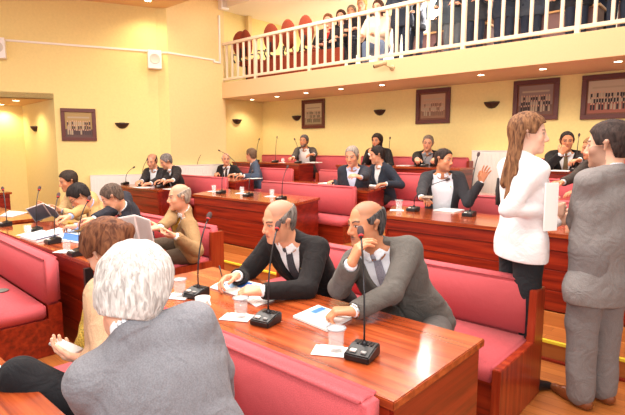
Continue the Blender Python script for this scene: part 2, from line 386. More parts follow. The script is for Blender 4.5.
for (p, lab) in ((onZ(16, 100.5, zs_alc), 'round downlight in the alcove soffit, right of the pair'), (onZ(1, 104.5, zs_alc), 'round downlight in the alcove soffit at the very left edge'), (onZ(148, 0.5, CZ), 'round downlight in the main ceiling near the corner')):
    r = empty('recessed_downlight', tuple(p)); b = BM(); lathe(b, [(0.055, 0), (0.07, 0), (0.07, -0.006), (0.055, -0.004)], 18); mobj('trim_ring', b, WHITEM, r, True)
    b = BM(); lathe(b, [(0, -0.003), (0.056, -0.003), (0.056, 0.001), (0, .001)], 18); mobj('lens', b, emis('downlight_lens', rgb(255, 240, 205), 14), r)
    tag(r, lab, 'ceiling light')
    l = bpy.data.lights.new('downlight', 'SPOT'); l.energy = 50; l.color = (1, 0.83, 0.5); l.spot_size = math.radians(140); l.spot_blend = 0.8; l.shadow_soft_size = 0.05
    lo = bpy.data.objects.new('downlight', l); COL.objects.link(lo); lo.parent = r; lo.location = (0, 0, -0.02)
# security camera on the fascia
p = onY(381, 68, 6.93); r = empty('security_camera', (p[0]+.13, 6.93, p[2]))
b = BM(); tube(b, [(-.14, -.16, .01), (.06, -.14, .05)], .035, 14); o = mobj('camera_body', b, plain('beige_plastic', rgb(190, 165, 120), .5), r, True)
b = BM(); tube(b, [(-.16, -.163, .006), (-.14, -.16, .01)], .030, 14); mobj('lens', b, BLACK, r)
b = BM(); tube(b, [(.03, -.14, .02), (.09, -.06, -.02), (.09, 0, -.02)], .013, 8); tube(b, [(.09, -.02, -.02), (.09, 0, -.02)], .045, 14); mobj('mounting_arm', b, plain('beige_plastic', rgb(190, 165, 120), .5), r, True)
tag(r, 'small bullet security camera on the gallery fascia', 'camera')
# balustrade
r = empty('balustrade', (0, 7.0, 3.02)); RP = plain('rail_paint', rgb(238, 218, 190), 0.45)
b = BM(); box(b, XC, XR, -0.05, 0.02, 0.80, 0.86, 0.01); mobj('top_rail', b, RP, r)
b = BM(); box(b, XC, XR, -0.04, 0.01, 0.05, 0.10, 0.006); mobj('bottom_rail', b, RP, r)
bx = None; x = -8.83; i = 0
while x < XR-0.1:
    post = (i % 8 == 5); w = 0.03 if post else 0.02
    b = BM(); box(b, -w, w, -w-0.015, w-0.015, (-0.02 if post else 0.09), 0.81, 0.004)
    o = mobj('baluster', b, RP, r); o.location = (x, 0, 0)
    x += 0.19; i += 1
tag(r, 'cream railing with square balusters along the gallery front', 'railing')
# ================================================================ benches and desks
def desk(front, rear, yf, yr, zt, zf, label, parts_front=True, group=None, right_gap=False):
    """front/rear: (x_left, x_right) of the two long edges of the top"""
    cx = (front[0]+front[1])/2; r = empty('delegate_desk', (cx, yf, zf)); h = zt-zf
    fl, fr, rl, rr = front[0]-cx, front[1]-cx, rear[0]-cx, rear[1]-cx; dy = yr-yf
    b = BM(); prism(b, [(fl, 0), (fr, 0), (rr, dy), (rl, dy)], h-0.035, h, 0.004); mobj('desk_top', b, W_TOP, r)
    b = BM(); z0 = 0.09 if zf > 0.1 else 0.0
    hs = [z0, z0+(h-0.035-z0)*0.28, z0+(h-0.035-z0)*0.56, z0+(h-0.035-z0)*0.82, h-0.035]
    for i in range(4): box(b, fl+0.03, fr-0.03, 0.03 if i < 3 else 0.015, 0.055, hs[i]+(0.004 if i else 0), hs[i+1]-0.004, 0.002)
    box(b, fl+0.03, fr-0.03, 0.04, 0.06, z0, h-0.04); mobj('front_panel', b, W_RED, r)
    if zf > 0.1:
        b = BM(); box(b, fl+0.02, fr-0.02, 0.0, 0.06, 0.0, 0.09, 0.003); mobj('plinth', b, W_LIGHT, r)
    for (a, c, s) in ((fr, rr, -1), (fl, rl, 1)):
        b = BM(); k = (c-a)/dy
        prism(b, [(a+s*0.012, 0.02), (a+s*0.04, 0.02), (c+s*0.04, dy-0.03), (c+s*0.012, dy-0.03)], 0.0, h-0.035); mobj('side_panel', b, W_SIDE, r)
        b = BM(); prism(b, [(a+s*0.06, 0.12), (a+s*0.3, 0.12), (c+s*0.3, dy-0.12), (c+s*0.06, dy-0.12)], h-0.20, h-0.17) if False else box(b, min(a+s*0.05, a+s*0.35), max(a+s*0.05, a+s*0.35), 0.07, 0.30, 0.0, 0.03); mobj('foot_block', b, W_SIDE, r)
    return tag(r, label, 'desk', group)
def bench(x0, x1, yb, zf, zs, zt, label, yfront=None, ends=(True, True), rz=0.0, group=None):
    """yb: front face of the backrest; zs seat top, zt back top (world heights)"""
    cx = (x0+x1)/2; r = empty('upholstered_bench', (cx, yb, zf), rz); a, c = x0-cx, x1-cx
    yfr = (yfront if yfront is not None else yb-0.55)-yb; s = zs-zf; t = zt-zf
    b = BM(); sideprism(b, [(yfr, s-0.13), (yfr, s-0.01), (0.01, s-0.01), (0.01, s-0.13)], a, c, 0.018); mobj('seat', b, PINK, r, True)
    b = BM(); sideprism(b, [(0.0, s-0.02), (0.0, t-0.02), (0.02, t), (0.10, t), (0.12, t-0.02), (0.12, s-0.02)], a, c, 0.022); mobj('backrest', b, PINK, r, True)
    b = BM(); box(b, a, c, yfr+0.04, .12, 0.0, s-0.13, 0.002); box(b, a, c, .02, .119, s-0.13, s-.02); mobj('base_panel', b, W_RED, r)
    for k, (e, sg) in enumerate(((a, -1), (c, 1))):
        if not ends[k]: continue
        x_a, x_b = (e-0.052, e-0.004) if sg < 0 else (e+0.004, e+0.052)
        b = BM(); sideprism(b, [(yfr-0.02, 0), (yfr-0.02, s-0.03), (-0.03, s-0.03), (-0.02, t-0.06), (0.14, t-0.06), (0.14, 0)], x_a, x_b, 0.004); mobj('end_panel', b, W_END, r)
    return tag(r, label, 'bench', group)
# row nearest the camera
desk((-4.2, -0.95), (-4.2, -0.95), -0.18, 0.57, 0.75, 0, 'desk corner with a pale blue sheet at the lower left corner of the photo')
bench(-2.75, -0.875, 1.21, 0, 0.43, 0.785, 'pink bench nearest the camera, under the grey-haired man', 0.66, (False, False))
desk((-2.83, -0.835), (-2.83, -0.835), 1.335, 2.08, 0.75, 0, 'polished desk with three microphones in front of the two balding men')
bench(-6.1, -3.93, 1.36, 0, 0.42, 0.77, 'pink bench at the lower left with a grey pad on its seat', 0.93, (False, False), math.radians(-2.0))
desk((-6.02, -3.60), (-6.05, -3.60), 1.53, 2.17, 0.75, 0, 'desk at left with open booklets before the tan-jacketed man')
b = BM(); box(b, -3.615, -3.585, 1.49, 1.55, 0.0, 0.715); tag(mobj('desk_corner_gap_shade', b, BLACK), kind='structure')  # black strip standing in for the shade in the gap at the desk corner
desk((-8.6, -6.36), (-8.6, -6.40), 1.50, 2.19, 0.75, 0, 'desk cut by the left edge with white papers on it')
p = onZ(12, 192, 0.9); desk((p[0]-1.6, p[0]), (p[0]-1.6, p[0]), p[1]-0.5, p[1], 0.9, 0, 'short desk end at the far left edge near the alcove wall')
# second row
bench(-3.2, -0.985, 3.13, 0, 0.42, 0.775, 'pink bench behind the two balding men, wooden end panel at right', 2.58, (True, True))
bench(-6.75, -4.30, 3.13, 0, 0.42, 0.755, 'pink bench holding the man in the tweed jacket and his neighbours', 2.60, (True, True))
# third row, behind the cross aisle
desk((-6.19, -4.15), (-6.72, -4.46), 4.2, 5.12, 0.91, 0.17, 'empty desk in the centre with three microphones behind the dark-suited balding man')
desk((-2.80, 2.2), (-3.18, 2.2), 4.2, 4.98, 0.91, 0.17, 'long desk of the gesturing man, reaching behind the standing pair')
desk((-8.72, -7.16), (-8.72, -7.66), 4.2, 5.1, 0.91, 0.17, 'desk of the two men whispering head to head')
bench(-6.10, -4.17, 5.48, 0.26, 0.64, 1.05, 'long pink bench behind the empty centre desk', 5.22, (False, False))
bench(-2.85, 2.2, 5.48, 0.26, 0.64, 1.05, 'pink bench the gesturing man sits on', 5.22, (False, False))
bench(-8.85, -7.08, 5.48, 0.26, 0.64, 1.06, 'pink bench right behind the two whispering men', 5.22, (False, False))
# fourth row
desk((-6.1, -4.06), (-6.35, -4.33), 5.68, 6.55, 0.985, 0.38, 'desk covered with papers of the two men leaning together')
desk((-8.85, -7.02), (-8.85, -7.45), 5.68, 6.55, 0.985, 0.38, 'desk of the two men chatting beside the pilaster')
desk((-2.75, 2.2), (-2.9, 2.2), 5.68, 6.5, 0.985, 0.38, 'desk behind the gesturing man, seen past the standing woman')
bench(-8.6, -6.78, 6.88, 0.38, 0.76, 1.18, 'pink bench in front of the bearded man with open collar', 6.62, (False, False))
bench(-6.05, -3.7, 6.88, 0.38, 0.76, 1.19, 'pink bench behind the two men leaning together', 6.62, (True, False))
bench(-2.6, 2.2, 6.88, 0.38, 0.76, 1.19, 'pink bench in front of the man holding his chin', 6.62, (True, False))
# last row
desk((-8.85, -6.74), (-8.85, -6.80), 7.08, 7.62, 1.28, 0.52, 'desk of the bearded man in the last row')
desk((-5.80, -3.35), (-5.80, -3.35), 7.08, 7.62, 1.28, 0.52, 'last-row desk shared by the long-haired man and the smiling man')
desk((-2.5, 2.2), (-2.5, 2.2), 7.08, 7.62, 1.28, 0.52, 'last-row desk of the man holding his chin')
bench(-8.85, -6.05, 7.98, 0.52, 0.92, 1.43, 'last-row pink bench under the small framed picture', 7.70, (False, False))
bench(-5.9, -3.65, 7.98, 0.52, 0.92, 1.43, 'last-row pink bench of the long-haired and the smiling man', 7.70, (False, True))
bench(-2.5, 2.2, 7.98, 0.52, 0.92, 1.43, 'last-row pink bench of the man holding his chin', 7.70, (True, False))
p = onZ(2, 291, 0.42)
b = BM(); lathe(b, [(0, 0), (0.055, 0), (0.06, 0.006), (0.05, 0.012), (0, 0.012)], 20); o = mobj('seat_pad_disc', b, plain('grey_rubber', rgb(110, 112, 104), .7), None, True)
o.location = (p[0]-0.03, p[1], 0.412); tag(o, 'small grey-green disc lying on the lower left pink seat', 'pad')
# ================================================================ gallery
GF = 3.002
def office_chair(x, y, z, rz, lab, first=[None]):
    if first[0] is None:
        r = empty('office_chair'); first[0] = r
        m = fabric('rust_fabric', rgb(142, 62, 40))
        b = BM(); lathe(b, [(0, 0.42), (0.19, 0.42), (0.235, 0.45), (0.235, 0.47), (0.2, 0.5), (0, 0.51)], 18); mobj('seat', b, m, r, True)
        b = BM(); lathe(b, [(0, -0.03), (0.2, -0.03), (0.23, 0.0), (0.2, 0.035), (0, 0.045)], 20)
        bmesh.ops.rotate(b, verts=b.verts, cent=(0, 0, 0), matrix=Matrix.Rotation(math.radians(80), 3, 'X')); bmesh.ops.scale(b, verts=b.verts, vec=(0.95, 1, 1.25))
        o = mobj('backrest', b, m, r, True); o.location = (0, 0.24, 0.84)
        for s in (-1, 1):
            b = BM(); tube(b, [(s*.21, .16, .47), (s*.27, .16, .56), (s*.27, .12, .66), (s*.27, -.1, .68), (s*.26, -.16, .6), (s*.22, -.1, .47)], .016, 8); mobj('armrest', b, BLACK, r, True)
        b = BM(); tube(b, [(0, 0, .1), (0, 0, .44)], .03, 10); tube(b, [(0, .1, .45), (0, .3, .5), (0, .27, .75)], .022, 8); mobj('column', b, BLACK, r, True)
        for k in range(5):
            a = k*2*math.pi/5; b = BM(); tube(b, [(0, 0, .1), (.26*math.cos(a), .26*math.sin(a), .05)], [.025, .016], 8); lathe(b, [(0, -.05), (.022, -.04), (.022, -.01), (0, 0)], 8, (.26*math.cos(a), .26*math.sin(a), .05)); mobj('leg', b, BLACK, r)
    else: r = copy_tree(first[0])
    r.location = (x, y, z); r.rotation_euler = (0, 0, rz); tag(r, lab, 'chair', 'empty swivel chairs in the gallery'); return r
for i, (u, v, lab) in enumerate([(247, 66, 'rust swivel chair in the gallery, farthest left'), (256, 58, 'rust swivel chair in the gallery, second from the left'), (279, 52, 'rust swivel chair in the gallery with a pale bag arm beside it'),
                  (297, 44, 'tall rust swivel chair in the gallery, second from the seated women'), (315, 38, 'tall rust swivel chair in the gallery next to the seated women')]):
    yy = 7.45; p = onY(u, v, yy); office_chair(p[0], yy, GF, math.radians([200, 170, 185, 178, 175][i]), lab)
def gallery_counter(x0, x1, y, lab):
    r = empty('gallery_counter', ((x0+x1)/2, y, GF)); w = (x1-x0)/2
    b = BM(); box(b, -w, w, -0.2, 0.25, 0.70, 0.73, 0.004); mobj('worktop', b, wood('beech_top', rgb(200, 150, 96), rgb(220, 172, 116), rgb(232, 190, 136)), r)
    b = BM(); box(b, -w+.03, w-.03, -0.17, -0.14, 0.0, 0.70); mobj('front_panel', b, plain('mauve_laminate', rgb(120, 84, 84), .5), r)
    for s in (-1, 1):
        b = BM(); box(b, s*(w-.05)-.02, s*(w-.05)+.02, -.14, .2, 0, .7); mobj('side_panel', b, plain('mauve_laminate', rgb(120, 84, 84), .5), r)
    tag(r, lab, 'counter')
gallery_counter(-5.2, -3.6, 8.7, 'gallery counter behind the railing with papers, left section')
gallery_counter(-3.4, -1.9, 8.7, 'gallery counter behind the railing, middle section')
gallery_counter(-1.7, 2.0, 8.7, 'gallery counter behind the railing, right section')
b = BM(); box(b, -8.4, -5.8, 7.2, 7.32, GF+.0, GF+.42, .01); tag(mobj('low_bench_back', b, fabric('rust_fabric', rgb(142, 62, 40))), 'long low rust padded barrier in front of the empty gallery chairs', 'barrier')
# floodlight at the gallery
p = onY(436, 5, 8.3); r = empty('floodlight', (p[0], 8.3, p[2]), math.radians(-40))
b = BM(); box(b, -.27, .27, 0, .08, -.21, .21, .01); mobj('housing', b, BLACK, r)
b = BM(); box(b, -.25, .25, -.012, -.001, -.19, .19, .002); mobj('lens', b, emis('flood_lens', rgb(255, 250, 240), 60), r)
b = BM(); tube(b, [(0, .04, -.12), (0, .04, GF-p[2])], .015, 8); 
for k in range(3): a = k*2.094; tube(b, [(0, .04, GF-p[2]+.5), (.3*math.cos(a), .04+.3*math.sin(a), GF-p[2])], .01, 6)
mobj('tripod', b, BLACK, r); tag(r, 'glaring white video floodlight on a tripod in the gallery', 'light')
l = bpy.data.lights.new('flood', 'AREA'); l.energy = 60; l.size = 0.25; lo = bpy.data.objects.new('flood', l); COL.objects.link(lo); lo.parent = r; lo.location = (0, -.03, 0); lo.rotation_euler = (math.radians(80), 0, 0)
# ================================================================ figures: smooth fields turned into one skin each
def nrm(v): v = np.asarray(v, float); return v/(np.linalg.norm(v)+1e-9)
class Field:
    def __init__(s, axes): s.ax = [np.asarray(a, np.float32) for a in axes]; s.F = np.full([len(a) for a in s.ax], 5.0, np.float32)
    def block(s, lo, hi):
        sl = []
        for a, l, h in zip(s.ax, lo, hi):
            i = int(np.searchsorted(a, l)); j = int(np.searchsorted(a, h)); sl.append(slice(max(0, i-1), min(len(a), j+1)))
        g = np.meshgrid(*[a[k] for a, k in zip(s.ax, sl)], indexing='ij', sparse=True)
        return tuple(sl), g
    def add(s, prim, k=0.02, off=0.0):
        lo, hi = prim.bounds(off+k+0.03); sl, g = s.block(lo, hi)
        if min(s.F[sl].shape) == 0: return
        d = prim.ev(*g)-off; a = s.F[sl]
        h = np.maximum(k-np.abs(a-d), 0)/k; s.F[sl] = np.minimum(a, d)-h*h*k*0.25
    def cut(s, prim, k=0.01, off=0.0):
        lo, hi = prim.bounds(off+k+0.05); sl, g = s.block(lo, hi)
        if min(s.F[sl].shape) == 0: return
        d = -(prim.ev(*g)-off); a = s.F[sl]
        h = np.maximum(k-np.abs(a-d), 0)/k; s.F[sl] = np.maximum(a, d)+h*h*k*0.25
    def apply(s, fn, lo, hi):
        sl, g = s.block(lo, hi)
        if min(s.F[sl].shape) == 0: return
        s.F[sl] = fn(s.F[sl], *g)
class Cone:
    def __init__(s, a, b, ra, rb, fr=None):
        s.a, s.b, s.ra, s.rb, s.fr = np.asarray(a, float), np.asarray(b, float), ra, rb, fr
    def bounds(s, m):
        r = max(s.ra, s.rb)+m; return np.minimum(s.a, s.b)-r, np.maximum(s.a, s.b)+r
    def ev(s, X, Y, Z):
        a, b = s.a, s.b; X = X-np.float32(a[0]); Y = Y-np.float32(a[1]); Z = Z-np.float32(a[2]); ab = b-a
        if s.fr is not None:                      # squash along the frame's front axis
            ax, sq = s.fr; k = np.float32(1/sq-1); dp = (X*ax[0]+Y*ax[1]+Z*ax[2])*k
            X = X+dp*ax[0]; Y = Y+dp*ax[1]; Z = Z+dp*ax[2]; ab = ab+ax*float(np.dot(ab, ax))*(1/sq-1)
        L2 = max(float(np.dot(ab, ab)), 1e-9)
        t = np.clip((X*ab[0]+Y*ab[1]+Z*ab[2])/L2, 0, 1)
        d = np.sqrt((X-t*ab[0])**2+(Y-t*ab[1])**2+(Z-t*ab[2])**2)-(s.ra+t*(s.rb-s.ra))
        return (d*(0.82 if s.fr is not None else 1.0)).astype(np.float32)
class Ell:
    def __init__(s, c, M, r): s.c = np.asarray(c, float); s.M = np.asarray(M, float); s.r = np.asarray(r, float)
    def bounds(s, m): e = np.sqrt(((s.M.T*s.r)**2).sum(1))+m; return s.c-e, s.c+e
    def ev(s, X, Y, Z):
        X = X-s.c[0]; Y = Y-s.c[1]; Z = Z-s.c[2]; q = [(X*m[0]+Y*m[1]+Z*m[2]) for m in s.M]
        k0 = np.sqrt(sum((a/r)**2 for a, r in zip(q, s.r))); k1 = np.sqrt(sum((a/(r*r))**2 for a, r in zip(q, s.r)))+1e-6
        return (k0*(k0-1)/k1).astype(np.float32)
def surfnet(F, ax):
    S_ = F < 0; nx, ny, nz = F.shape
    cnt = np.zeros((nx-1, ny-1, nz-1), np.uint8)
    for i in (0, 1):
        for j in (0, 1):
            for k in (0, 1): cnt += S_[i:nx-1+i, j:ny-1+j, k:nz-1+k]
    cells = np.argwhere((cnt > 0) & (cnt < 8)); n = len(cells)
    if n == 0: return np.zeros((0, 3)), np.zeros((0, 4), int)
    idx = np.full(cnt.shape, -1, np.int64); idx[tuple(cells.T)] = np.arange(n)
    cor = [(i, j, k) for i in (0, 1) for j in (0, 1) for k in (0, 1)]
    V = {c: F[cells[:, 0]+c[0], cells[:, 1]+c[1], cells[:, 2]+c[2]] for c in cor}
    acc = np.zeros((n, 3)); m = np.zeros(n)
    for c in cor:
        for d in range(3):
            if c[d]: continue
            e = list(c); e[d] = 1; e = tuple(e); a, b = V[c], V[e]; sg = (a < 0) != (b < 0)
            t = np.where(sg, a/np.where(sg, a-b, 1), 0); p = np.tile(np.array(c, float), (n, 1)); p[:, d] = t
            acc += p*sg[:, None]; m += sg
    loc = acc/m[:, None]; vs = np.zeros((n, 3))
    for d in range(3):
        A = ax[d]; i = cells[:, d]; vs[:, d] = A[i]+loc[:, d]*(A[i+1]-A[i])
    quads = []
    for d in range(3):
        o = [q for q in range(3) if q != d]; s0 = [slice(None)]*3; s1 = [slice(None)]*3
        s0[d] = slice(0, -1); s1[d] = slice(1, None)
        for q in o: s0[q] = slice(1, -1); s1[q] = slice(1, -1)
        A = S_[tuple(s0)]; B = S_[tuple(s1)]; e = np.argwhere(A != B)
        if len(e) == 0: continue
        e2 = e.copy(); 
        for q in o: e2[:, q] += 1
        inside = S_[tuple(e2.T)]
        def cell(da, db):
            c = e2.copy(); c[:, o[0]] -= da; c[:, o[1]] -= db; return idx[tuple(c.T)]
        Q = np.stack([cell(0, 0), cell(1, 0), cell(1, 1), cell(0, 1)], 1)
        flip = inside if d != 1 else ~inside
        Q[~flip] = Q[~flip][:, ::-1]; Q = Q[(Q >= 0).all(1)]; quads.append(Q)
    return vs, np.concatenate(quads) if quads else np.zeros((0, 4), int)
def field_obj(name, fld, mat, origin, parent=None, color=None, relax=1):
    vs, qs = surfnet(fld.F, fld.ax)
    if len(vs) == 0: return None
    if relax:
        for _ in range(relax):
            acc = np.zeros_like(vs); c = np.zeros(len(vs))
            for a, b in ((0, 1), (1, 2), (2, 3), (3, 0)):
                for u, v in ((a, b), (b, a)):
                    for d in range(3): acc[:, d] += np.bincount(qs[:, u], vs[qs[:, v], d], len(vs))
                    c += np.bincount(qs[:, u], minlength=len(vs))
            vs = vs*0.5 + 0.5*acc/np.maximum(c, 1)[:, None]
    me = bpy.data.meshes.new(name); me.vertices.add(len(vs)); me.vertices.foreach_set('co', (vs-np.asarray(origin)).astype(np.float32).ravel())
    me.loops.add(len(qs)*4); me.loops.foreach_set('vertex_index', qs.astype(np.int32).ravel())
    me.polygons.add(len(qs)); me.polygons.foreach_set('loop_start', np.arange(len(qs), dtype=np.int32)*4); me.polygons.foreach_set('loop_total', np.full(len(qs), 4, np.int32))
    me.polygons.foreach_set('use_smooth', np.ones(len(qs), bool)); me.update(calc_edges=True); me.materials.append(mat)
    if color is not None:
        col = color(vs); at = me.color_attributes.new('Col', 'FLOAT_COLOR', 'POINT')
        at.data.foreach_set('color', np.concatenate([col, np.ones((len(vs), 1))], 1).astype(np.float32).ravel())
    o = bpy.data.objects.new(name, me); COL.objects.link(o)
    if parent is not None: o.parent = parent
    else: o.location = origin
    return o
def axis_fine(lo, hi, h, fines, hf):
    """grid positions from lo to hi, spacing h, but hf inside the given intervals"""
    xs = [lo]
    while xs[-1] < hi:
        x = xs[-1]; f = any(a <= x <= b for a, b in fines); xs.append(x+(hf if f else h))
    return np.array(xs)
def wob(X, Y, Z, f, seed=0.0):
    return (np.sin(f*X+1.7*np.sin(f*.6*Y+seed)+seed)*np.sin(f*.9*Y+1.3*np.sin(f*.7*Z+seed*2))+np.sin(f*1.1*Z+1.5*np.sin(f*.8*X+seed*3)))*0.4
def frame_from(fwd, up):
    u = nrm(up); f = np.asarray(fwd, float); f = nrm(f-u*np.dot(f, u)); return np.cross(f, u), f, u      # right, front, up
def dirv(deg, pitch=0.0):
    a = math.radians(deg); p = math.radians(pitch); return np.array([math.cos(a)*math.cos(p), math.sin(a)*math.cos(p), -math.sin(p)])
def ik(a, t, l1, l2, pole):
    d = t-a; D = np.linalg.norm(d)
    if D > (l1+l2)*0.995: t = a+d/D*(l1+l2)*0.995; D = (l1+l2)*0.995; d = t-a
    if D < abs(l1-l2)+.02: D = abs(l1-l2)+.02
    n = d/np.linalg.norm(d); x = (l1*l1-l2*l2+D*D)/(2*D); h = math.sqrt(max(l1*l1-x*x, 0))
    p = np.asarray(pole, float); p = nrm(p-n*np.dot(p, n)); return a+n*x+p*h, t
SK = dict(fair=(226, 172, 144), warm=(222, 158, 124), tan=(204, 138, 100), pale=(230, 184, 160))
def face_color(o, M, s, skin, opt):
    base = np.array(rgb(*SK.get(skin, skin) if isinstance(skin, str) else skin)[:3])
    def f(vs):
        q = (vs-o)@M.T/s; x, y, z = q[:, 0], q[:, 1], q[:, 2]; c = np.tile(base, (len(vs), 1)); ax = np.abs(x)
        def mix(mask, col, a=1.0):
            w = (np.clip(mask, 0, 1)*a)[:, None]; c[:] = c*(1-w)+np.array(col)*w
        near = (np.abs(z) < .16) & (ax < .1) & (np.abs(y) < .13)
        blush = np.exp(-(((ax-.042)/.02)**2+((z+.03)/.02)**2))*(y > .03)*near; mix(blush, base*np.array([1.0, .72, .68]), .5)
        mix(np.exp(-((x/.014)**2+((z+.035)/.016)**2))*(y > .09)*near, base*np.array([1.0, .75, .7]), .5)
        if opt.get('stubble', 0) > .5: mix(((z < -.052+.05*np.clip((ax-.03)/.025, 0, 1)) & (y > -.005) & (z > -.12) & (ax < .1) & (np.abs(y) < .13)).astype(float)*(1-np.exp(-((x/.028)**2+((z+.066)/.010)**2))), rgb(62, 46, 40)[:3], opt['stubble'])
        elif opt.get('stubble'): mix(((z < -.045) & (y > -.02) & near & (z > -.13)).astype(float)*np.clip((-.04-z)/.02, 0, 1), base*np.array([.55, .55, .62]), opt['stubble'])
        lip = (np.clip(1.6-((x/.024)**2+((z+.066)/.0085)**2)*1.2, 0, 1))*(y > .075)*near; mix(lip, rgb(*opt.get('lip', (190, 96, 88)))[:3], .85)
        mix(((np.abs(z+.066) < .0013) & (ax < .022) & (y > .07) & near).astype(float), rgb(110, 50, 46)[:3], .8)
        bc = rgb(*opt.get('brow', (60, 44, 36)))[:3]
        zb = .021+.35*(ax-.015)*(ax < .035)+.007*(ax >= .035)-.3*np.clip(ax-.035, 0, 1)
        mix(np.clip(1.5-np.abs(z-zb)/.0045, 0, 1)*((ax > .011) & (ax < .049) & (y > .055) & near), bc, .9)
        ex = ax-.031; e = (ex/.0145)**2+((z-.001)/.0048)**2
        mix(((e < 1.5) & (y > .06) & near).astype(float), rgb(90, 60, 50)[:3], .6)
        mix(((e < .85) & (y > .06) & near).astype(float), rgb(206, 192, 184)[:3], .9)
        g = opt.get('gaze', 0.0); ir = ((x-np.sign(x)*.031-g*.006)**2+(z-.001)**2); mix(((ir < .0062**2) & (e < .95) & (y > .06) & near).astype(float), rgb(44, 28, 20)[:3], 1)
        mix(((np.abs(z-.0078+.02*np.abs(ex)) < .002) & (np.abs(ex) < .015) & (y > .06) & near).astype(float), rgb(50, 34, 28)[:3], .8)
        if opt.get('moustache'): mix(np.clip(1.5-((x/.026)**2+((z+.055+ax*.12)/.0055)**2)*1.3, 0, 1)*((y > .07) & near), rgb(*opt['moustache'])[:3], .9)
        if opt.get('scalp'): mix(np.clip((z-.02+np.where(y < 0, .05, -.02))/.02, 0, 1)*near*(y < .06), rgb(*opt['scalp'])[:3], opt.get('scalpa', .4))
        return c
    return f
def head_prims(H, M, s, opt):
    Mt = M; P = lambda x, y, z: H + s*(M[0]*x+M[1]*y+M[2]*z)
    E = lambda c, r: Ell(P(*c), Mt, np.array(r)*s)
    K = lambda a, b, ra, rb: Cone(P(*a), P(*b), ra*s, rb*s)
    w = opt.get('wide', 1.0)
    add = [(E((0, -.014, .036), (.076*w, .096, .083)), .01), (E((0, .028, -.028), (.060*w, .060, .083)), .03), (E((0, .030, -.074), (.047*w, .048, .040)), .03),
           (K((-.008, .074, -.100), (.008, .074, -.100), .017, .017), .02), (K((-.034, .076, .020), (.034, .076, .020), .010, .010), .018),
           (K((0, .084, .012), (0, .106, -.032), .0075, .0115), .012), (K((-.011, .095, -.038), (.011, .095, -.038), .0085, .0085), .008),
           (E((-.040*w, .056, -.028), (.022, .02, .022)), .02), (E((.040*w, .056, -.028), (.022, .02, .022)), .02),
           (K((-.015, .084, -.060), (.015, .084, -.060), .0065, .0065), .009), (K((-.012, .083, -.0735), (.012, .083, -.0735), .0078, .0078), .009)]
    sub = [(E((-.031, .094, .003), (.015, .014, .010)), .012), (E((.031, .094, .003), (.015, .014, .010)), .012), (K((-.02, .100, -.0665), (.02, .100, -.0665), .0075, .0075), .004)]
    eyes = [(E((-.031, .0735, .002), (.0135, .0125, .0115)), .004), (E((.031, .0735, .002), (.0135, .0125, .0115)), .004)]
    ears = []
    for sx in (-1, 1):
        ears += [(K((sx*.076*w, -.008, .014), (sx*.084*w, -.018, .016), .012, .010), .006), (K((sx*.084*w, -.020, .018), (sx*.078*w, -.006, -.024), .009, .0065), .008), (K((sx*.082*w, -.012, .026), (sx*.080*w, -.002, .012), .006, .005), .005)]
    return add, sub, eyes, ears, P
HAIRCUTS = {}
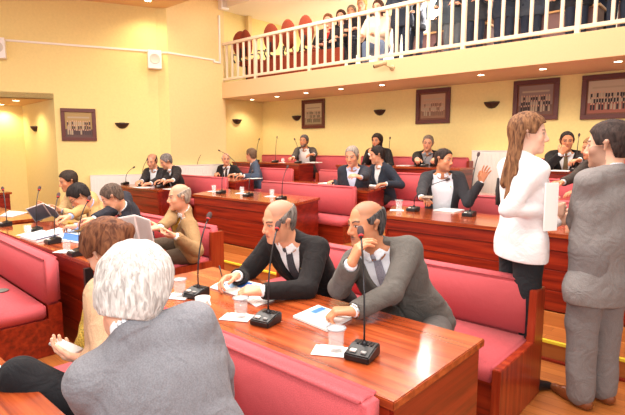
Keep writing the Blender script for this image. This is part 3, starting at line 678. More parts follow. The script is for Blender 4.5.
def hair_field(H, M, s, kind, opt, h):
    r = .19*s if kind not in ('long', 'bun', 'shoulder') else .24*s
    lo = H-r; hi = H+r
    if kind in ('long',): lo = lo-np.array([0.1, 0.1, .42])*s
    if kind == 'shoulder': lo = lo-np.array([0.02, 0.02, .12])*s
    fld = Field([np.arange(lo[d], hi[d], h) for d in range(3)])
    add, sub, eyes, ears, P = head_prims(H, M, s, opt); w = opt.get('wide', 1.0)
    t = {'short': .010, 'thick': .020, 'horseshoe': .0055, 'long': .016, 'bun': .014, 'receding': .009, 'shoulder': .018, 'buzz': .005}[kind]*s*opt.get('fluff', 1.0)
    fld.add(Ell(P(0, -.016, .036), M, np.array([.077*w, .097, .084])*s), .01, t)
    fld.add(Ell(P(0, -.03, -.02), M, np.array([.066*w, .066, .07])*s), .03, t*.7)
    for sx in (-1, 1):
        fld.add(Cone(P(sx*.066*w, .018, .03), P(sx*.066*w, .026, -.012), .010*s, .006*s), .02, t*.5)
    def cutf(F, X, Y, Z):
        qx = ((X-H[0])*M[0][0]+(Y-H[1])*M[0][1]+(Z-H[2])*M[0][2])/s
        qy = ((X-H[0])*M[1][0]+(Y-H[1])*M[1][1]+(Z-H[2])*M[1][2])/s
        qz = ((X-H[0])*M[2][0]+(Y-H[1])*M[2][1]+(Z-H[2])*M[2][2])/s
        streak = 38 if kind not in ('thick',) else 55
        nz = wob(qx*1.0, qy*.8, qz*.45, streak*2.2, 1.3)*.0022+wob(qx, qy, qz, 60, 4.1)*.0028*opt.get('curl', .5)+wob(qx, qy, qz, 150, 2.0)*.0022*opt.get('curl', .5)
        F = F + nz*s
        hl = opt.get('hairline', .072)
        zmin = np.interp(qy, [-.12, -.045, -.030, .018, .034, .060, .075], [-.075, -.066, .006, .000, .002, hl-.015, hl])
        zmin = zmin if kind != 'horseshoe' else np.interp(qy, [-.12, -.045, -.030, .018, .028, .045], [-.072, -.064, .006, .002, .01, .06])
        F = np.maximum(F, (zmin-qz)*s*.8)
        if kind in ('horseshoe',):
            F = np.maximum(F, (qz-np.interp(qy, [-.13, -.09, -.03, .03], [.084, .080, .064, .036])-nz*2.2)*s*.9)
        if kind == 'receding':
            top = ((np.abs(qx)-.045)); F = np.maximum(F, np.minimum((qy-.035)*s, (qz-.06)*s)) if not opt.get('crown') else F
            F = np.where(np.abs(qx) > .035, np.maximum(F, np.minimum((qy-.02)*s, (qz-.05)*s)), F)
        return F
    fld.apply(cutf, lo, hi)
    if kind in ('long', 'shoulder', 'bun'):
        if kind != 'bun':
            for (a, b_, ra, rb) in opt['locks']:
                fld.add(Cone(P(*a), P(*b_), ra*s, rb*s, (M[1], .6)), .03)
        else:
            c = opt.get('bun', (0, -.13, .03)); fld.add(Ell(P(*c), M, np.array([.036, .032, .034])*s), .02)
            fld.add(Cone(P(0, -.1, .04), P(0, -.02, .1), .02*s, .03*s), .03)
        def st(F, X, Y, Z): return F + wob(X*3, Y*3, Z*.35, 60, .7)*.0025*s
        fld.apply(st, lo, hi)
    fac = Cone(P(0, .09, -.02), P(0, .09, -.09), .058*s, .05*s)
    if kind in ('long', 'shoulder', 'bun', 'thick'): fld.cut(Ell(P(0, .085, -.02), M, np.array([.052*w, .05, .085])*s), .01)
    return fld
def hand_prims(Wr, h, n, thumb_side, s, curl=25, spread=0.0, point=False):
    h = nrm(h); n = nrm(np.asarray(n)-h*np.dot(n, h)); b = np.cross(h, n)*thumb_side; out = []
    for i in range(4):
        k = Wr + s*(h*(.088-.004*abs(i-1))+b*(.029-i*.0195)); out.append((Cone(Wr+s*b*(.014-.009*i)+s*h*.01, k, .0165*s, .0125*s), .014))
        L = [(.043, .027, .021), (.047, .030, .022), (.044, .028, .021), (.034, .021, .018)][i]; p = k; th = 0; hh = nrm(h+b*spread*(1.2-i)*.3)
        for j in range(3):
            th += math.radians(curl*(0.9, 1.25, .8)[j]) if not (point and i == 0) else math.radians(4)
            d = hh*math.cos(th)+n*math.sin(th); q = p+s*d*L[j]; out.append((Cone(p, q, (.0098-.0009*j)*s, (.0090-.0009*j)*s), .003)); p = q
    t0 = Wr+s*(h*.022+b*.024+n*.008); t1 = t0+s*.042*nrm(h*.62+b*.7+n*.3); t2 = t1+s*.034*nrm(h*.85+b*.3+n*.45); t3 = t2+s*.026*nrm(h*.9+b*.05+n*.45)
    out += [(Cone(t0, t1, .016*s, .0125*s), .012), (Cone(t1, t2, .0115*s, .0105*s), .004), (Cone(t2, t3, .0105*s, .009*s), .004)]
    return out
PEOPLE = []
def person(label, head, face, base, floor, *, s=1.05, yaw=None, stand=False, hp=0, hr=0, R=None, L=None, hair=('short', (40, 32, 28), (66, 54, 46)), hopt=None, skin='warm', fopt=None,
           jacket=(60, 60, 64), v=(.095, .34), shirt=(236, 238, 242), tie=None, trousers=(44, 44, 48), shoes=(40, 28, 22), res=.009, hres=None, lean_side=0.0, group=None, seat=None, legs=None,
           extra=None, tiew=1.0, fat=1.0, Lt=.50, nohands=False, jopen=False, poleR=None, poleL=None, hem=None, hs=1.0, seam=None, neckback=.025, legw=0.0, cuffs='RL', scol=.018, bside=0.0, drop=(.075, .072)):
    hopt = dict(hopt or {}); fopt = dict(fopt or {}); H = np.asarray(head, float); yaw = face if yaw is None else yaw
    hf = dirv(face, hp); hu0 = nrm(np.array([0, 0, 1.])+dirv(face)*math.sin(math.radians(hp))*1.0)
    M0, M1, M2 = frame_from(hf, np.array([0, 0, 1.]) if abs(hp) < 85 else hu0)
    M1 = hf; M2 = nrm(np.cross(M0, M1)); rr = math.radians(hr); M0, M2 = M0*math.cos(rr)+M2*math.sin(rr), M2*math.cos(rr)-M0*math.sin(rr); M = np.array([M0, M1, M2])
    fb = dirv(yaw); hz = max(floor+.25, 0)
    # spine
    base = base if base is not None else tuple(H[:2]-fb[:2]*.20)
    origin = np.array([base[0], base[1], floor])
    guess = H-np.array([0, 0, 1.])*.16*s-fb*neckback*s; P2 = np.array([base[0], base[1], 0.])
    hd = guess[:2]-P2[:2]; Ls = Lt*s; hh = math.sqrt(max(Ls*Ls-hd@hd, (.3*Ls)**2)); PZ = guess[2]-hh
    if seat is not None: PZ = seat+.09*s
    if stand: PZ = floor+.93*s
    P_ = np.array([base[0], base[1], PZ]); N_ = H - M2*drop[0]*s*hs - nrm(H-P_)*drop[1]*s - fb*neckback*s
    u = nrm(N_-P_); side, frt, u = frame_from(fb, u); Lx = float(np.linalg.norm(N_-P_)); fr = (frt, .68)
    T = lambda x, y, z: N_+s*(side*x+frt*y+u*z); zl = -Lx/s
    shR = T(.175, -.005, -.065+.02*lean_side); shL = T(-.175, -.005, -.065-.02*lean_side)
    arms = {}
    for nm, sh, spec, sg, pole in (('R', shR, R, 1, poleR), ('L', shL, L, -1, poleL)):
        if spec is None: spec = dict(at=sh+s*(frt*.30+side*sg*.02-u*.36), h=frt-.2*u, n=-side*sg)
        t = np.asarray(spec['at'], float); h = nrm(spec.get('h', frt)); n = np.asarray(spec.get('n', (0, 0, -1.)), float)
        pl = pole if pole is not None else (side*sg*.6-frt*.5-u*.8)
        e, w = ik(sh, t, .285*s, .255*s, pl); arms[nm] = (sh, e, w, h, n, -sg*1.0, spec)
    # thumb side: right hand thumb = h x n
    tprims = [(Cone(T(-.12, 0, -.065), T(.12, 0, -.065), .062*s, .062*s, fr), .05), (Cone(T(-.065, .012, -.19), T(.065, .012, -.19), .118*s, .118*s, fr), .06),
              (Cone(T(-.05, .01, -.2), T(-.045, .01*fat, zl+.1), .118*s, .118*s*fat, fr), .06), (Cone(T(.05, .01, -.2), T(.045, .01*fat, zl+.1), .118*s, .118*s*fat, fr), .06),
              (Cone(T(-.065, 0, zl+.02), T(.065, 0, zl+.02), .118*s, .118*s, fr), .06)]
    neck = [(Cone(H+s*hs*(-M2*.05-M1*.022), N_-u*.02*s, .052*s*hs, .060*s), .025), (Cone(T(0, -.01, -.005), T(.14, -.008, -.055), .045*s, .045*s), .03), (Cone(T(0, -.01, -.005), T(-.14, -.008, -.055), .045*s, .045*s), .03)]
    # legs
    hipR = P_+side*.09*s; hipL = P_-side*.09*s
    if legs is None:
        if stand:
            kR, aR = hipR+np.array([0, 0, -.44*s])+frt*.02, np.array([*(hipR+frt*.0)[:2], floor+.08*s]); kL, aL = hipL+np.array([0, 0, -.44*s])+frt*.02, np.array([*(hipL)[:2], floor+.08*s])
        else:
            fl = nrm(np.array([frt[0], frt[1], 0])); k0 = .42*s; kz = np.array([0, 0, min(0.02, 0)])
            kR, kL = hipR+fl*k0+side*.03+kz, hipL+fl*k0-side*.03+kz
            zf = max(floor+.08*s, kR[2]-.44*s)
            aR = np.array([*(kR+fl*.02)[:2], zf]); aL = np.array([*(kL+fl*.02)[:2], zf])
    else: kR, aR, kL, aL = [np.asarray(q, float) for q in legs]
    fd = nrm(np.array([fb[0], fb[1], 0]))
    lprims = lambda o=0: [(Cone(hipR, kR, (.085+o)*s, (.060+o)*s), .03), (Cone(kR, aR, (.058+o)*s, (.040+o*1.3)*s), .02), (Cone(hipL, kL, (.085+o)*s, (.060+o)*s), .03), (Cone(kL, aL, (.058+o)*s, (.040+o*1.3)*s), .02)]
    # ---- body: one continuous skin
    hres = hres or res; pts = [H+.14*s, H-.14*s, P_, kR, kL, aR, aL, shR, shL]+[arms[k][i] for k in 'RL' for i in (1, 2)]
    hand_tips = [arms[k][2]+arms[k][3]*.19*s for k in 'RL']
    A = np.array(pts+hand_tips); lo = A.min(0)-.16*s; hi = A.max(0)+.16*s
    fin = [(H-.15*s, H+.15*s)]
    if not nohands: fin += [(np.minimum(arms[k][2], arms[k][2]+arms[k][3]*.2*s)-.06*s, np.maximum(arms[k][2], arms[k][2]+arms[k][3]*.2*s)+.06*s) for k in 'RL']
    hand_r = max(hres, .0048) if hres < .0065 else hres
    axs = []
    for d in range(3):
        iv = [(fin[0][0][d], fin[0][1][d])]; iv2 = [(a[d], b_[d]) for a, b_ in fin[1:]]
        xs = [lo[d]]
        while xs[-1] < hi[d]:
            x = xs[-1]; st = res*1.6
            if any(a <= x <= b_ for a, b_ in iv2): st = min(st, hand_r)
            if iv[0][0] <= x <= iv[0][1]: st = min(st, hres)
            xs.append(x+st)
        axs.append(np.array(xs))
    B = Field(axs)
    for p, k in tprims: B.add(p, k*s, -.022*s)
    for p, k in lprims(-.014): B.add(p, k*s)
    for k in 'RL':
        sh, e, w, h, n, tsd, spec = arms[k]
        B.add(Cone(sh, e, .046*s, .036*s), .03*s); B.add(Cone(e, w, .035*s, .026*s), .02*s)
        if not nohands:
            for p, kk in hand_prims(w, h, n, 1 if k == 'R' else -1, s, spec.get('curl', 25), spec.get('spread', 0.0), spec.get('point', False)): B.add(p, kk*s)
    add, sub, eyes, ears, PH = head_prims(H, M, s*hs, hopt)
    for p, k in neck: B.add(p, k*s)
    for p, k in add: B.add(p, k*s)
    for p, k in sub: B.cut(p, k*s)
    for p, k in eyes: B.add(p, k*s)
    for p, k in ears: B.add(p, k*s)
    if hair: fopt.setdefault('scalp', hair[1])
    body = field_obj('person', B, SKIN, origin, None, face_color(H, M, s*hs, skin, fopt))
    del B
    tag(body, label, 'person', group)
    out = {'body': body, 'H': H, 'M': M, 'arms': arms, 'T': T, 's': s, 'PH': PH, 'origin': origin, 'N': N_, 'frames': (side, frt, u), 'P': P_}
    # ---- clothes
    def grid(ptl, m, r): A = np.array(ptl); return Field([np.arange(A.min(0)[d]-m, A.max(0)[d]+m, r) for d in range(3)])
    gp = [P_, T(.12, 0, 0), T(-.12, 0, 0), T(0, 0, .09)]+[arms[k][i] for k in 'RL' for i in (0, 1, 2)]
    def local(X, Y, Z):
        X = X-N_[0]; Y = Y-N_[1]; Z = Z-N_[2]
        return [(X*a[0]+Y*a[1]+Z*a[2])/s for a in (side, frt, u)]
    hl = (-Lx/s+(.0 if not stand else -.17)) if hem is None else hem
    outer_is_jacket = jacket is not None
    def collar(fld, R0, t, zc, hgt, front_gap, mrg=.12):
        c = T(0, 0, 0)
        def f(F, X, Y, Z):
            x, y, z = local(X, Y, Z); rad = np.sqrt(x*x+((y+.005)/1.05)**2); flare = (z-zc)*(-.35)
            d = np.maximum(np.abs(rad-R0-flare)-t, np.abs(z-(zc-.42*y))-hgt); d = (np.maximum(d, front_gap-np.abs(x)-np.where(y < 0, 1., 0)) if front_gap < .025 else np.maximum(d, y-.012)) if front_gap > 0 else d
            d = d*s*.8; k = .008*s; h = np.maximum(k-np.abs(F-d), 0)/k; return np.minimum(F, d)-h*h*k*.25
        fld.apply(f, c-mrg*s, c+mrg*s)
    # shirt
    sm = fabric('shirt_%d_%d_%d' % tuple(shirt), rgb(*shirt), var=.03, folds=.25, fine=.1)
    Sf = grid(gp, .2*s, res if outer_is_jacket else res*.8)
    so = -.005 if outer_is_jacket else .012
    for p, k in tprims: Sf.add(p, k*s, so*s)
    for p, k in neck[1:]: Sf.add(p, k*s, (-.004 if outer_is_jacket else .004)*s)
    if not outer_is_jacket:
        Sf.add(Cone(T(-.065, 0, hl+.02), T(.065, 0, hl+.02), .12*s, .12*s, fr), .06*s, .034*s); Sf.add(Cone(T(0, 0, zl+.14), T(0, 0, hl), .13*s, .15*s, fr), .05*s, .022*s)
        for k in 'RL':
            sh, e, w = arms[k][:3]; Sf.add(Cone(sh, e, .058*s, .047*s), .03*s); Sf.add(Cone(e, w+(e-w)*.02, .050*s, .038*s), .02*s)
        def wr(F, X, Y, Z): return F+wob(X, Y, Z, 26, 1.1)*.006*s
        Sf.apply(wr, Sf_lo := np.array([a[0] for a in Sf.ax]), np.array([a[-1] for a in Sf.ax]))
    else:
        for k in 'RL':
            sh, e, w = arms[k][:3]; dd = nrm(w-e); Cf = Field([np.arange(w[d]-.14*s, w[d]+.10*s, max(hres, .005)) for d in range(3)]); Cf.add(Cone(w-dd*.07*s, w-dd*.010*s, .036*s, .033*s), .004*s)
            if k in cuffs: field_obj('cuff', Cf, sm, origin, body)
    Sf.cut(Cone(T(0, .0, .0), T(0, .02, .2), .053*s, .075*s), .008*s)
    for k in 'RL':
        h = arms[k][3]; w = arms[k][2]; dd = nrm(w-arms[k][1])
    if shirt is not None and not (seam == 'nocollar'): collar(Sf, .060, .0045, scol, .021+max(0, scol-.018)*.6, .012)
    def hemcut(F, X, Y, Z): x, y, z = local(X, Y, Z); return np.maximum(F, (hl-z)*s)
    if not outer_is_jacket: Sf.apply(hemcut, np.array([a[0] for a in Sf.ax]), np.array([a[-1] for a in Sf.ax]))
    field_obj('blouse' if (not outer_is_jacket and seam == 'blouse') else 'shirt', Sf, sm, origin, body)
    if outer_is_jacket:
        jm = fabric('cloth_%d_%d_%d' % tuple(jacket), rgb(*jacket)); J = grid(gp, .2*s, res*.8)
        if stand: J = grid(gp+[P_-np.array([0, 0, .2*s])], .2*s, res*.8)
        jo = .018
        for p, k in tprims: J.add(p, k*s, jo*s)
        for p, k in neck[1:]: J.add(p, k*s, .019*s)
        if stand: J.add(Cone(T(-.07, 0, hl+.05), T(.07, 0, hl+.05), .128*s*fat, .128*s*fat, fr), .06*s, .02*s); J.add(Cone(T(0, 0, zl+.1), T(0, 0, hl+.04), .14*s, .14*s, fr), .06*s, .02*s)
        vw, vb = v if v else (0, 0)
        def shape(F, X, Y, Z):
            x, y, z = local(X, Y, Z); F = F+(wob(X, Y, Z, 21, len(label)*.37)*.0080+(1-np.abs(wob(X, Y, Z, 34, len(label)*.9)))*.0050)*s
            if v:
                t = np.clip(-z/vb, -.25, 1.0); w = vw*(1-t) if not jopen else vw*(1-.25*t)+0*t
                if jopen: w = np.where(z > -.05, vw*.8, w)
                lap = np.clip(1-np.abs(np.abs(x)-w-.022)/.022, 0, 1); lap = np.minimum(lap*3, 1)*(z > -vb)*(y > .02)*(z < .01); F = F-lap*.006*s
                cutd = np.maximum(np.maximum(np.abs(x)-w, -z-vb), .015-y)*s*.9; F = np.maximum(F, -cutd)
                slit = np.maximum(np.maximum(np.abs(x+.006)-.0035, z+vb-.02), .05-y)*s; F = np.maximum(F, -slit)
            F = np.maximum(F, (hl-.02-z)*s); return F
        J.apply(shape, np.array([a[0] for a in J.ax]), np.array([a[-1] for a in J.ax]))
        for k in 'RL':
            sh, e, w = arms[k][:3]; dd = nrm(w-e)
            J.add(Cone(sh+u*.004*s, e, .070*s, .057*s), .035*s); J.add(Cone(e, w-dd*.025*s, .056*s, .046*s), .02*s)
        J.apply(lambda F, X, Y, Z: F+wob(X, Y, Z, 27, len(label)*.7)*.0045*s, np.array([a[0] for a in J.ax]), np.array([a[-1] for a in J.ax]))
        J.cut(Cone(T(0, .012, .0), T(0, .02, .2), .061*s, .085*s), .008*s)
        for k in 'RL':
            w = arms[k][2]; dd = nrm(w-arms[k][1]); J.cut(Cone(w-dd*.022*s, w+dd*.05*s, .036*s, .036*s), .003*s)
        collar(J, .071, .0075, .004, .022, .032)
        field_obj('jacket', J, jm, origin, body)
    if tie is not None:
        tm = fabric('tie_%d_%d_%d' % tuple(tie), rgb(*tie), var=.3, folds=.1)
        G = Field([np.arange(T(0, .06, -.15)[d]-.22*s, T(0, .06, -.15)[d]+.22*s, max(res*.6, .004)) for d in range(3)])
        for p, k in tprims: G.add(p, k*s, .007*s)
        for p, k in neck[1:]: G.add(p, k*s, .010*s)
        def tf(F, X, Y, Z):
            x, y, z = local(X, Y, Z); w = np.interp(z, [-.33, -.30, -.05, -.0], [.0, .040*tiew, .020*tiew, .014]); return np.maximum(F, np.maximum(np.maximum(np.abs(x)-w, .02-y), z+.02)*s)
        G.apply(tf, np.array([a[0] for a in G.ax]), np.array([a[-1] for a in G.ax]))
        G.add(Ell(T(0, .062, -.012), np.array([side, frt, u]), np.array([.017, .013, .017])*s), .004)
        field_obj('tie', G, tm, origin, body)
    if trousers is not None:
        tm = fabric('cloth_%d_%d_%d' % tuple(trousers), rgb(*trousers))
        rt = max(res, .009); A = np.array([P_, hipR, hipL, kR, kL, aR, aL]); Tf = Field([np.arange(A.min(0)[d]-.19*s, A.max(0)[d]+.19*s, rt) for d in range(3)])
        Tf.add(Cone(T(-.065, 0, zl+.02), T(.065, 0, zl+.02), .118*s, .118*s, fr), .05*s, (.006 if outer_is_jacket else -.004)*s); Tf.add(Cone(T(-.05, 0, zl+.12), T(.05, 0, zl+.12), .11*s, .11*s, fr), .05*s, .004*s)
        for p, k in lprims(.010+legw): Tf.add(p, k*s)
        def wr2(F, X, Y, Z): return F+wob(X, Y, Z, 22, 2.0)*.006*s
        Tf.apply(wr2, np.array([a[0] for a in Tf.ax]), np.array([a[-1] for a in Tf.ax]))
        field_obj('trousers', Tf, tm, origin, body)
        if res <= .0095 or stand:
            shm = plain('shoe_%d_%d_%d' % tuple(shoes), rgb(*shoes), .3)
            for a, kn in ((aR, kR), (aL, kL)):
                f2 = fd; G = Field([np.arange(a[d]-.26*s, a[d]+.26*s, .009) for d in range(3)]); g0 = a-np.array([0, 0, .045*s])
                G.add(Cone(g0-f2*.04*s, g0+f2*.10*s, .040*s, .036*s), .02); G.add(Cone(g0+f2*.10*s, g0+f2*.19*s-np.array([0, 0, .01*s]), .036*s, .026*s), .02); G.add(Cone(g0, a+np.array([0, 0, .02]), .04*s, .042*s), .02)
                def sole(F, X, Y, Z, z0=a[2]-.08*s): return np.maximum(F, z0-Z)
                G.apply(sole, np.array([q[0] for q in G.ax]), np.array([q[-1] for q in G.ax])); field_obj('shoe', G, shm, origin, body)
    if hair:
        kind, c0, c1 = hair[:3]
        hm = hairmat('hair_%s_%d_%d_%d' % ((kind,)+tuple(c0)), rgb(*c0), rgb(*c1), bump=hopt.get('bump', .5), sc=hopt.get('sc', 70))
        hfld = hair_field(H, M, s*hs, kind, hopt, max(hres*.8, .0034)); field_obj('hair', hfld, hm, origin, body, relax=1)
    if fopt.get('beard'):
        bmx = hairmat('beard_%d_%d_%d' % tuple(fopt['beard']), rgb(*fopt['beard']), rgb(*[min(255, q+25) for q in fopt['beard']]), sc=140)
        G = Field([np.arange(H[d]-.15*s, H[d]+.15*s, max(hres*.8, .004)) for d in range(3)])
        G.add(Ell(PH(0, .028, -.028), M, np.array([.060, .060, .083])*s*hs), .02, .004*s); G.add(Ell(PH(0, .030, -.074), M, np.array([.047, .048, .040])*s*hs), .02, .006*s); G.add(Cone(PH(-.01, .074, -.1), PH(.01, .074, -.1), .018*s, .018*s), .02, .003)
        def bf(F, X, Y, Z):
            q = [((X-H[0])*m[0]+(Y-H[1])*m[1]+(Z-H[2])*m[2])/(s*hs) for m in M]; ax = np.abs(q[0])
            zt = np.interp(ax, [0, .02, .035, .05, .075], [-.046, -.048, -.060, -.035, .0]); F = np.maximum(F, (q[2]-zt)*s); F = np.maximum(F, (.0-q[1])*s)
            mouth = np.sqrt((q[0]/.024)**2+((q[2]+.067)/.010)**2+0*q[1])-1; F = np.maximum(F, np.where(q[1] > .04, -mouth*.01*s, -1)); return F
        G.apply(bf, np.array([q[0] for q in G.ax]), np.array([q[-1] for q in G.ax])); field_obj('beard', G, bmx, origin, body, relax=0)
    fld = None; PEOPLE.append(out)
    return out
def pbox(name, parent_out, mesh_fn, mat):
    pass
# ================================================================ the people
UPZ = np.array([0, 0, 1.0]); DN = (0, 0, -1.0)
BLK = ('short', (26, 20, 18), (52, 42, 36)); GRY = ('horseshoe', (96, 88, 84), (168, 160, 154))
def hand(at, h=270, n=DN, pitch=0, **k): return dict(at=np.asarray(at, float), h=dirv(h, pitch), n=n, **k)
# --- nearest row
grey = person('grey-haired man in a light grey suit seen from behind, lower left', atD(132, 294, 1.36), 152, (-0.97, 0.79), 0, s=.86, hs=1.26, yaw=158, hp=24, hr=-14, scol=.03, drop=(.055, .050), seat=.43, skin='fair',
    hair=('thick', (156, 150, 146), (220, 216, 212)), hopt=dict(curl=.7, bump=.8, sc=95, hairline=.06), jacket=(124, 124, 130), v=(0.088, .3), shirt=(240, 240, 244), trousers=(110, 110, 116), res=.0075, hres=.0045,
    R=hand((-1.35, 1.05, .62), 150), L=hand((-1.6, .72, .6), 170), neckback=.03, fopt=dict(brow=(160, 150, 140)))
brown = person('brown-haired woman in a beige jacket looking down at her phone', atD(108, 251, 2.08), 200, (-1.72, .86), 0, s=1.0, yaw=212, hp=38, seat=.43, skin='fair',
    hair=('bun', (74, 40, 26), (130, 82, 54)), hopt=dict(bun=(.02, -.125, .02), fluff=1.6, curl=.8, sc=60), jacket=(190, 154, 122), v=(0.098, .34), shirt=(24, 22, 24), trousers=(30, 30, 34), shoes=(24, 22, 24), res=.008, hres=.005,
    L=dict(at=atD(89, 360, 1.86), h=nrm(atD(68, 354, 1.88)-atD(89, 360, 1.86)), n=np.array([.1, .2, 1.0]), curl=22), R=hand(atD(95, 385, 2.05), 215), seam='nocollar',
    legs=[atD(36, 392, 1.98), atD(60, 520, 2.1), atD(20, 376, 1.78), atD(0, 500, 1.9)])
# --- second row, right block
b1 = person('balding man in a black suit leaning over his papers, dark striped tie', atD(279, 221, 2.98), 256, (-2.16, 2.60), 0, s=1.06, yaw=276, hp=12, hr=4, seat=.42, skin='warm', fat=1.1,
    hair=('horseshoe', (70, 62, 58), (140, 132, 126)), hopt=dict(curl=.4), jacket=(34, 31, 32), v=(0.098, .33), tie=(72, 70, 76), shirt=(244, 244, 248), trousers=(44, 42, 44), res=.0065, hres=.0040,
    L=dict(at=onZ(262, 291, .82), h=dirv(212), n=np.array([-.3, .2, -.8]), curl=34), R=dict(at=onZ(237, 276, .83), h=dirv(262), n=np.array([.5, .1, -.8]), curl=38), fopt=dict(stubble=.15, lip=(180, 96, 86)))
b2 = person('balding man in a grey suit resting his cheek on his hand', atD(366, 224, 2.72), 249, (-1.44, 2.60), 0, s=1.06, yaw=280, hp=4, hr=-4, seat=.42, skin='tan', fat=1.1,
    hair=('horseshoe', (30, 28, 28), (92, 88, 88)), hopt=dict(curl=.4, fluff=1.3), jacket=(98, 94, 90), v=(0.103, .34), tie=(150, 146, 158), shirt=(238, 240, 248), trousers=(100, 96, 94), res=.0065, hres=.0040,
    R=dict(at=atD(351, 264, 2.42), h=nrm(UPZ*.9+dirv(50)*.42), n=nrm(dirv(70)*.9+dirv(330)*.2), curl=30), poleR=np.array([-.5, -.1, -1.0]),
    L=dict(at=onZ(354, 311, .815), h=dirv(222), n=np.array([0, 0, -1.]), curl=48), poleL=np.array([.6, .25, -1.0]), fopt=dict(moustache=(62, 48, 44), stubble=.2, brow=(40, 30, 28), lip=(172, 110, 94)))
# --- second row, left block
tweed = person('bald-topped man in a tan tweed jacket smiling over an open booklet', atD(179, 197, 4.85), 252, (-4.42, 2.92), 0, s=1.06, yaw=256, hp=4, seat=.42, skin='warm',
    hair=('horseshoe', (120, 108, 96), (176, 164, 150)), jacket=(156, 124, 86), v=(0.108, .36), tie=(190, 136, 44), tiew=2.2, shirt=(238, 236, 234), trousers=(90, 74, 60), res=.009, hres=.006,
    R=dict(at=atD(160, 228, 4.55), h=dirv(245), n=np.array([.3, 0, 1.]), curl=30), L=dict(at=atD(176, 236, 4.5), h=dirv(215), n=np.array([-.3, .3, .8]), curl=30), fopt=dict(stubble=.12, lip=(190, 100, 90)))
darks = person('man in a dark suit bending over a blue leaflet beside the tweed jacket', atD(112, 197, 5.0), 240, (-5.15, 2.85), 0, s=1.06, yaw=244, hp=32, seat=.42, skin='warm',
    hair=('short', (58, 46, 40), (104, 86, 74)), jacket=(42, 42, 50), v=(0.088, .32), tie=(130, 30, 34), trousers=(40, 40, 46), res=.009, hres=.006,
    R=dict(at=atD(88, 223, 4.65), h=dirv(230), n=np.array([0, 0, -1.]), curl=35), L=dict(at=atD(101, 228, 4.55), h=dirv(215), n=DN, curl=35))
tanm = person('black-haired man with glasses in a camel jacket writing on paper', atD(79, 196, 5.35), 252, (-5.72, 2.78), 0, s=1.06, yaw=258, hp=42, seat=.42, skin='warm',
    hair=('short', (22, 18, 18), (46, 38, 36)), hopt=dict(fluff=1.6), jacket=(188, 148, 98), v=(0.093, .3), shirt=(160, 176, 214), trousers=(70, 64, 60), res=.009, hres=.006,
    R=dict(at=atD(66, 220, 5.0), h=dirv(250), n=DN, curl=42), L=dict(at=atD(74, 227, 4.8), h=dirv(210), n=DN, curl=35))
young = person('young man in a beige blazer holding an open magazine, farthest left', atD(68, 181, 6.15), 268, (-6.42, 2.85), 0, s=1.04, yaw=268, hp=14, seat=.42, skin='tan',
    hair=('short', (34, 26, 22), (62, 48, 40)), hopt=dict(fluff=1.3), jacket=(206, 168, 120), v=(0.108, .34), shirt=(150, 156, 176), trousers=(92, 94, 104), res=.01, hres=.007,
    R=dict(at=atD(48, 207, 6.0), h=dirv(280), n=np.array([.5, 0, .6]), curl=40), L=dict(at=atD(62, 211, 5.9), h=dirv(240), n=np.array([-.5, 0, .6]), curl=40))
# --- third row
pa = person('balding man listening to his neighbour, left of the whispering pair', atD(152, 161, 9.0), 300, None, .2, s=1.08, yaw=290, hp=18, hr=4, skin='warm', hair=('horseshoe', (40, 34, 32), (80, 70, 66)), jacket=(46, 44, 48), res=.011, hres=.0085,
    R=hand(onZ(140, 184, .97), 290, curl=30), L=hand(onZ(150, 184, .97), 250, curl=30), v=(0.098, .32))
pb = person('man leaning sideways to whisper, right of the whispering pair', atD(166, 161, 8.8), 255, (-7.72, 5.02), .2, s=1.10, yaw=262, hp=26, hr=12, skin='warm', hair=('buzz', (90, 84, 82), (140, 132, 128)), jacket=(40, 37, 38), res=.011, hres=.0085,
    R=hand(onZ(158, 186.5, .97), 250, curl=30), L=hand(onZ(170, 187, .97), 240, curl=30), v=(0.113, .36))
wh = person('man in a dark suit without tie turning and raising an open hand', atD(444, 160, 5.45), 352, None, .2, s=1.03, yaw=300, hp=4, hr=8, skin='tan', hair=('short', (30, 22, 20), (58, 46, 42)), hopt=dict(fluff=.7, hairline=.078), jacket=(52, 52, 56), v=(0.123, .40), shirt=(236, 240, 248), res=.009, hres=.006,
    fopt=dict(stubble=.45), L=dict(at=atD(481, 182, 5.3), h=nrm(UPZ+dirv(42)*.35), n=dirv(312), curl=12, spread=.5), poleL=np.array([.6, -.2, -1.]),
    R=dict(at=atD(421, 200, 5.05), h=dirv(330), n=np.array([0, 0, -1.]), curl=40), jopen=True, Lt=.52)
# --- fourth row
pc = person('bald man in a black suit beside the pilaster, turned to his neighbour', atD(226, 159, 10.5), 330, None, .33, s=1.06, yaw=290, hp=4, skin='warm', hair=('horseshoe', (170, 160, 150), (214, 206, 196)), jacket=(38, 36, 38), tie=(70, 60, 60), res=.012, hres=.009,
    R=hand(onZ(218, 173.5, 1.04), 300, curl=40), L=hand(onZ(234, 174.5, 1.04), 250, curl=40))
pd = person('man in a blue-grey suit seen from the side, talking to the bald man', atD(251, 155, 10.2), 190, None, .33, s=1.14, yaw=232, hp=4, skin='warm', hair=('short', (84, 62, 46), (128, 104, 84)), jacket=(66, 78, 98), res=.012, hres=.009, v=(0.088, .3),
    R=hand(onZ(240, 174.5, 1.04), 240, curl=40), L=hand(onZ(244, 176, 1.04), 220, curl=30))
p3 = person('grey-haired man in a dark suit and pale blue shirt facing forward', atD(352, 156, 7.5), 286, None, .33, s=1.14, hs=1.10, yaw=285, hp=14, skin='warm', hair=('short', (120, 108, 98), (176, 164, 152)), hopt=dict(fluff=.6, hairline=.082), jacket=(48, 52, 62), v=(0.103, .36), shirt=(200, 212, 236), res=.010, hres=.007,
    R=hand(onZ(334, 181.5, 1.04), 270, curl=30), L=dict(at=atD(360, 178, 6.9), h=dirv(250, -20), n=np.array([-.4, 0, -.6]), curl=30), fopt=dict(brow=(90, 70, 60)))
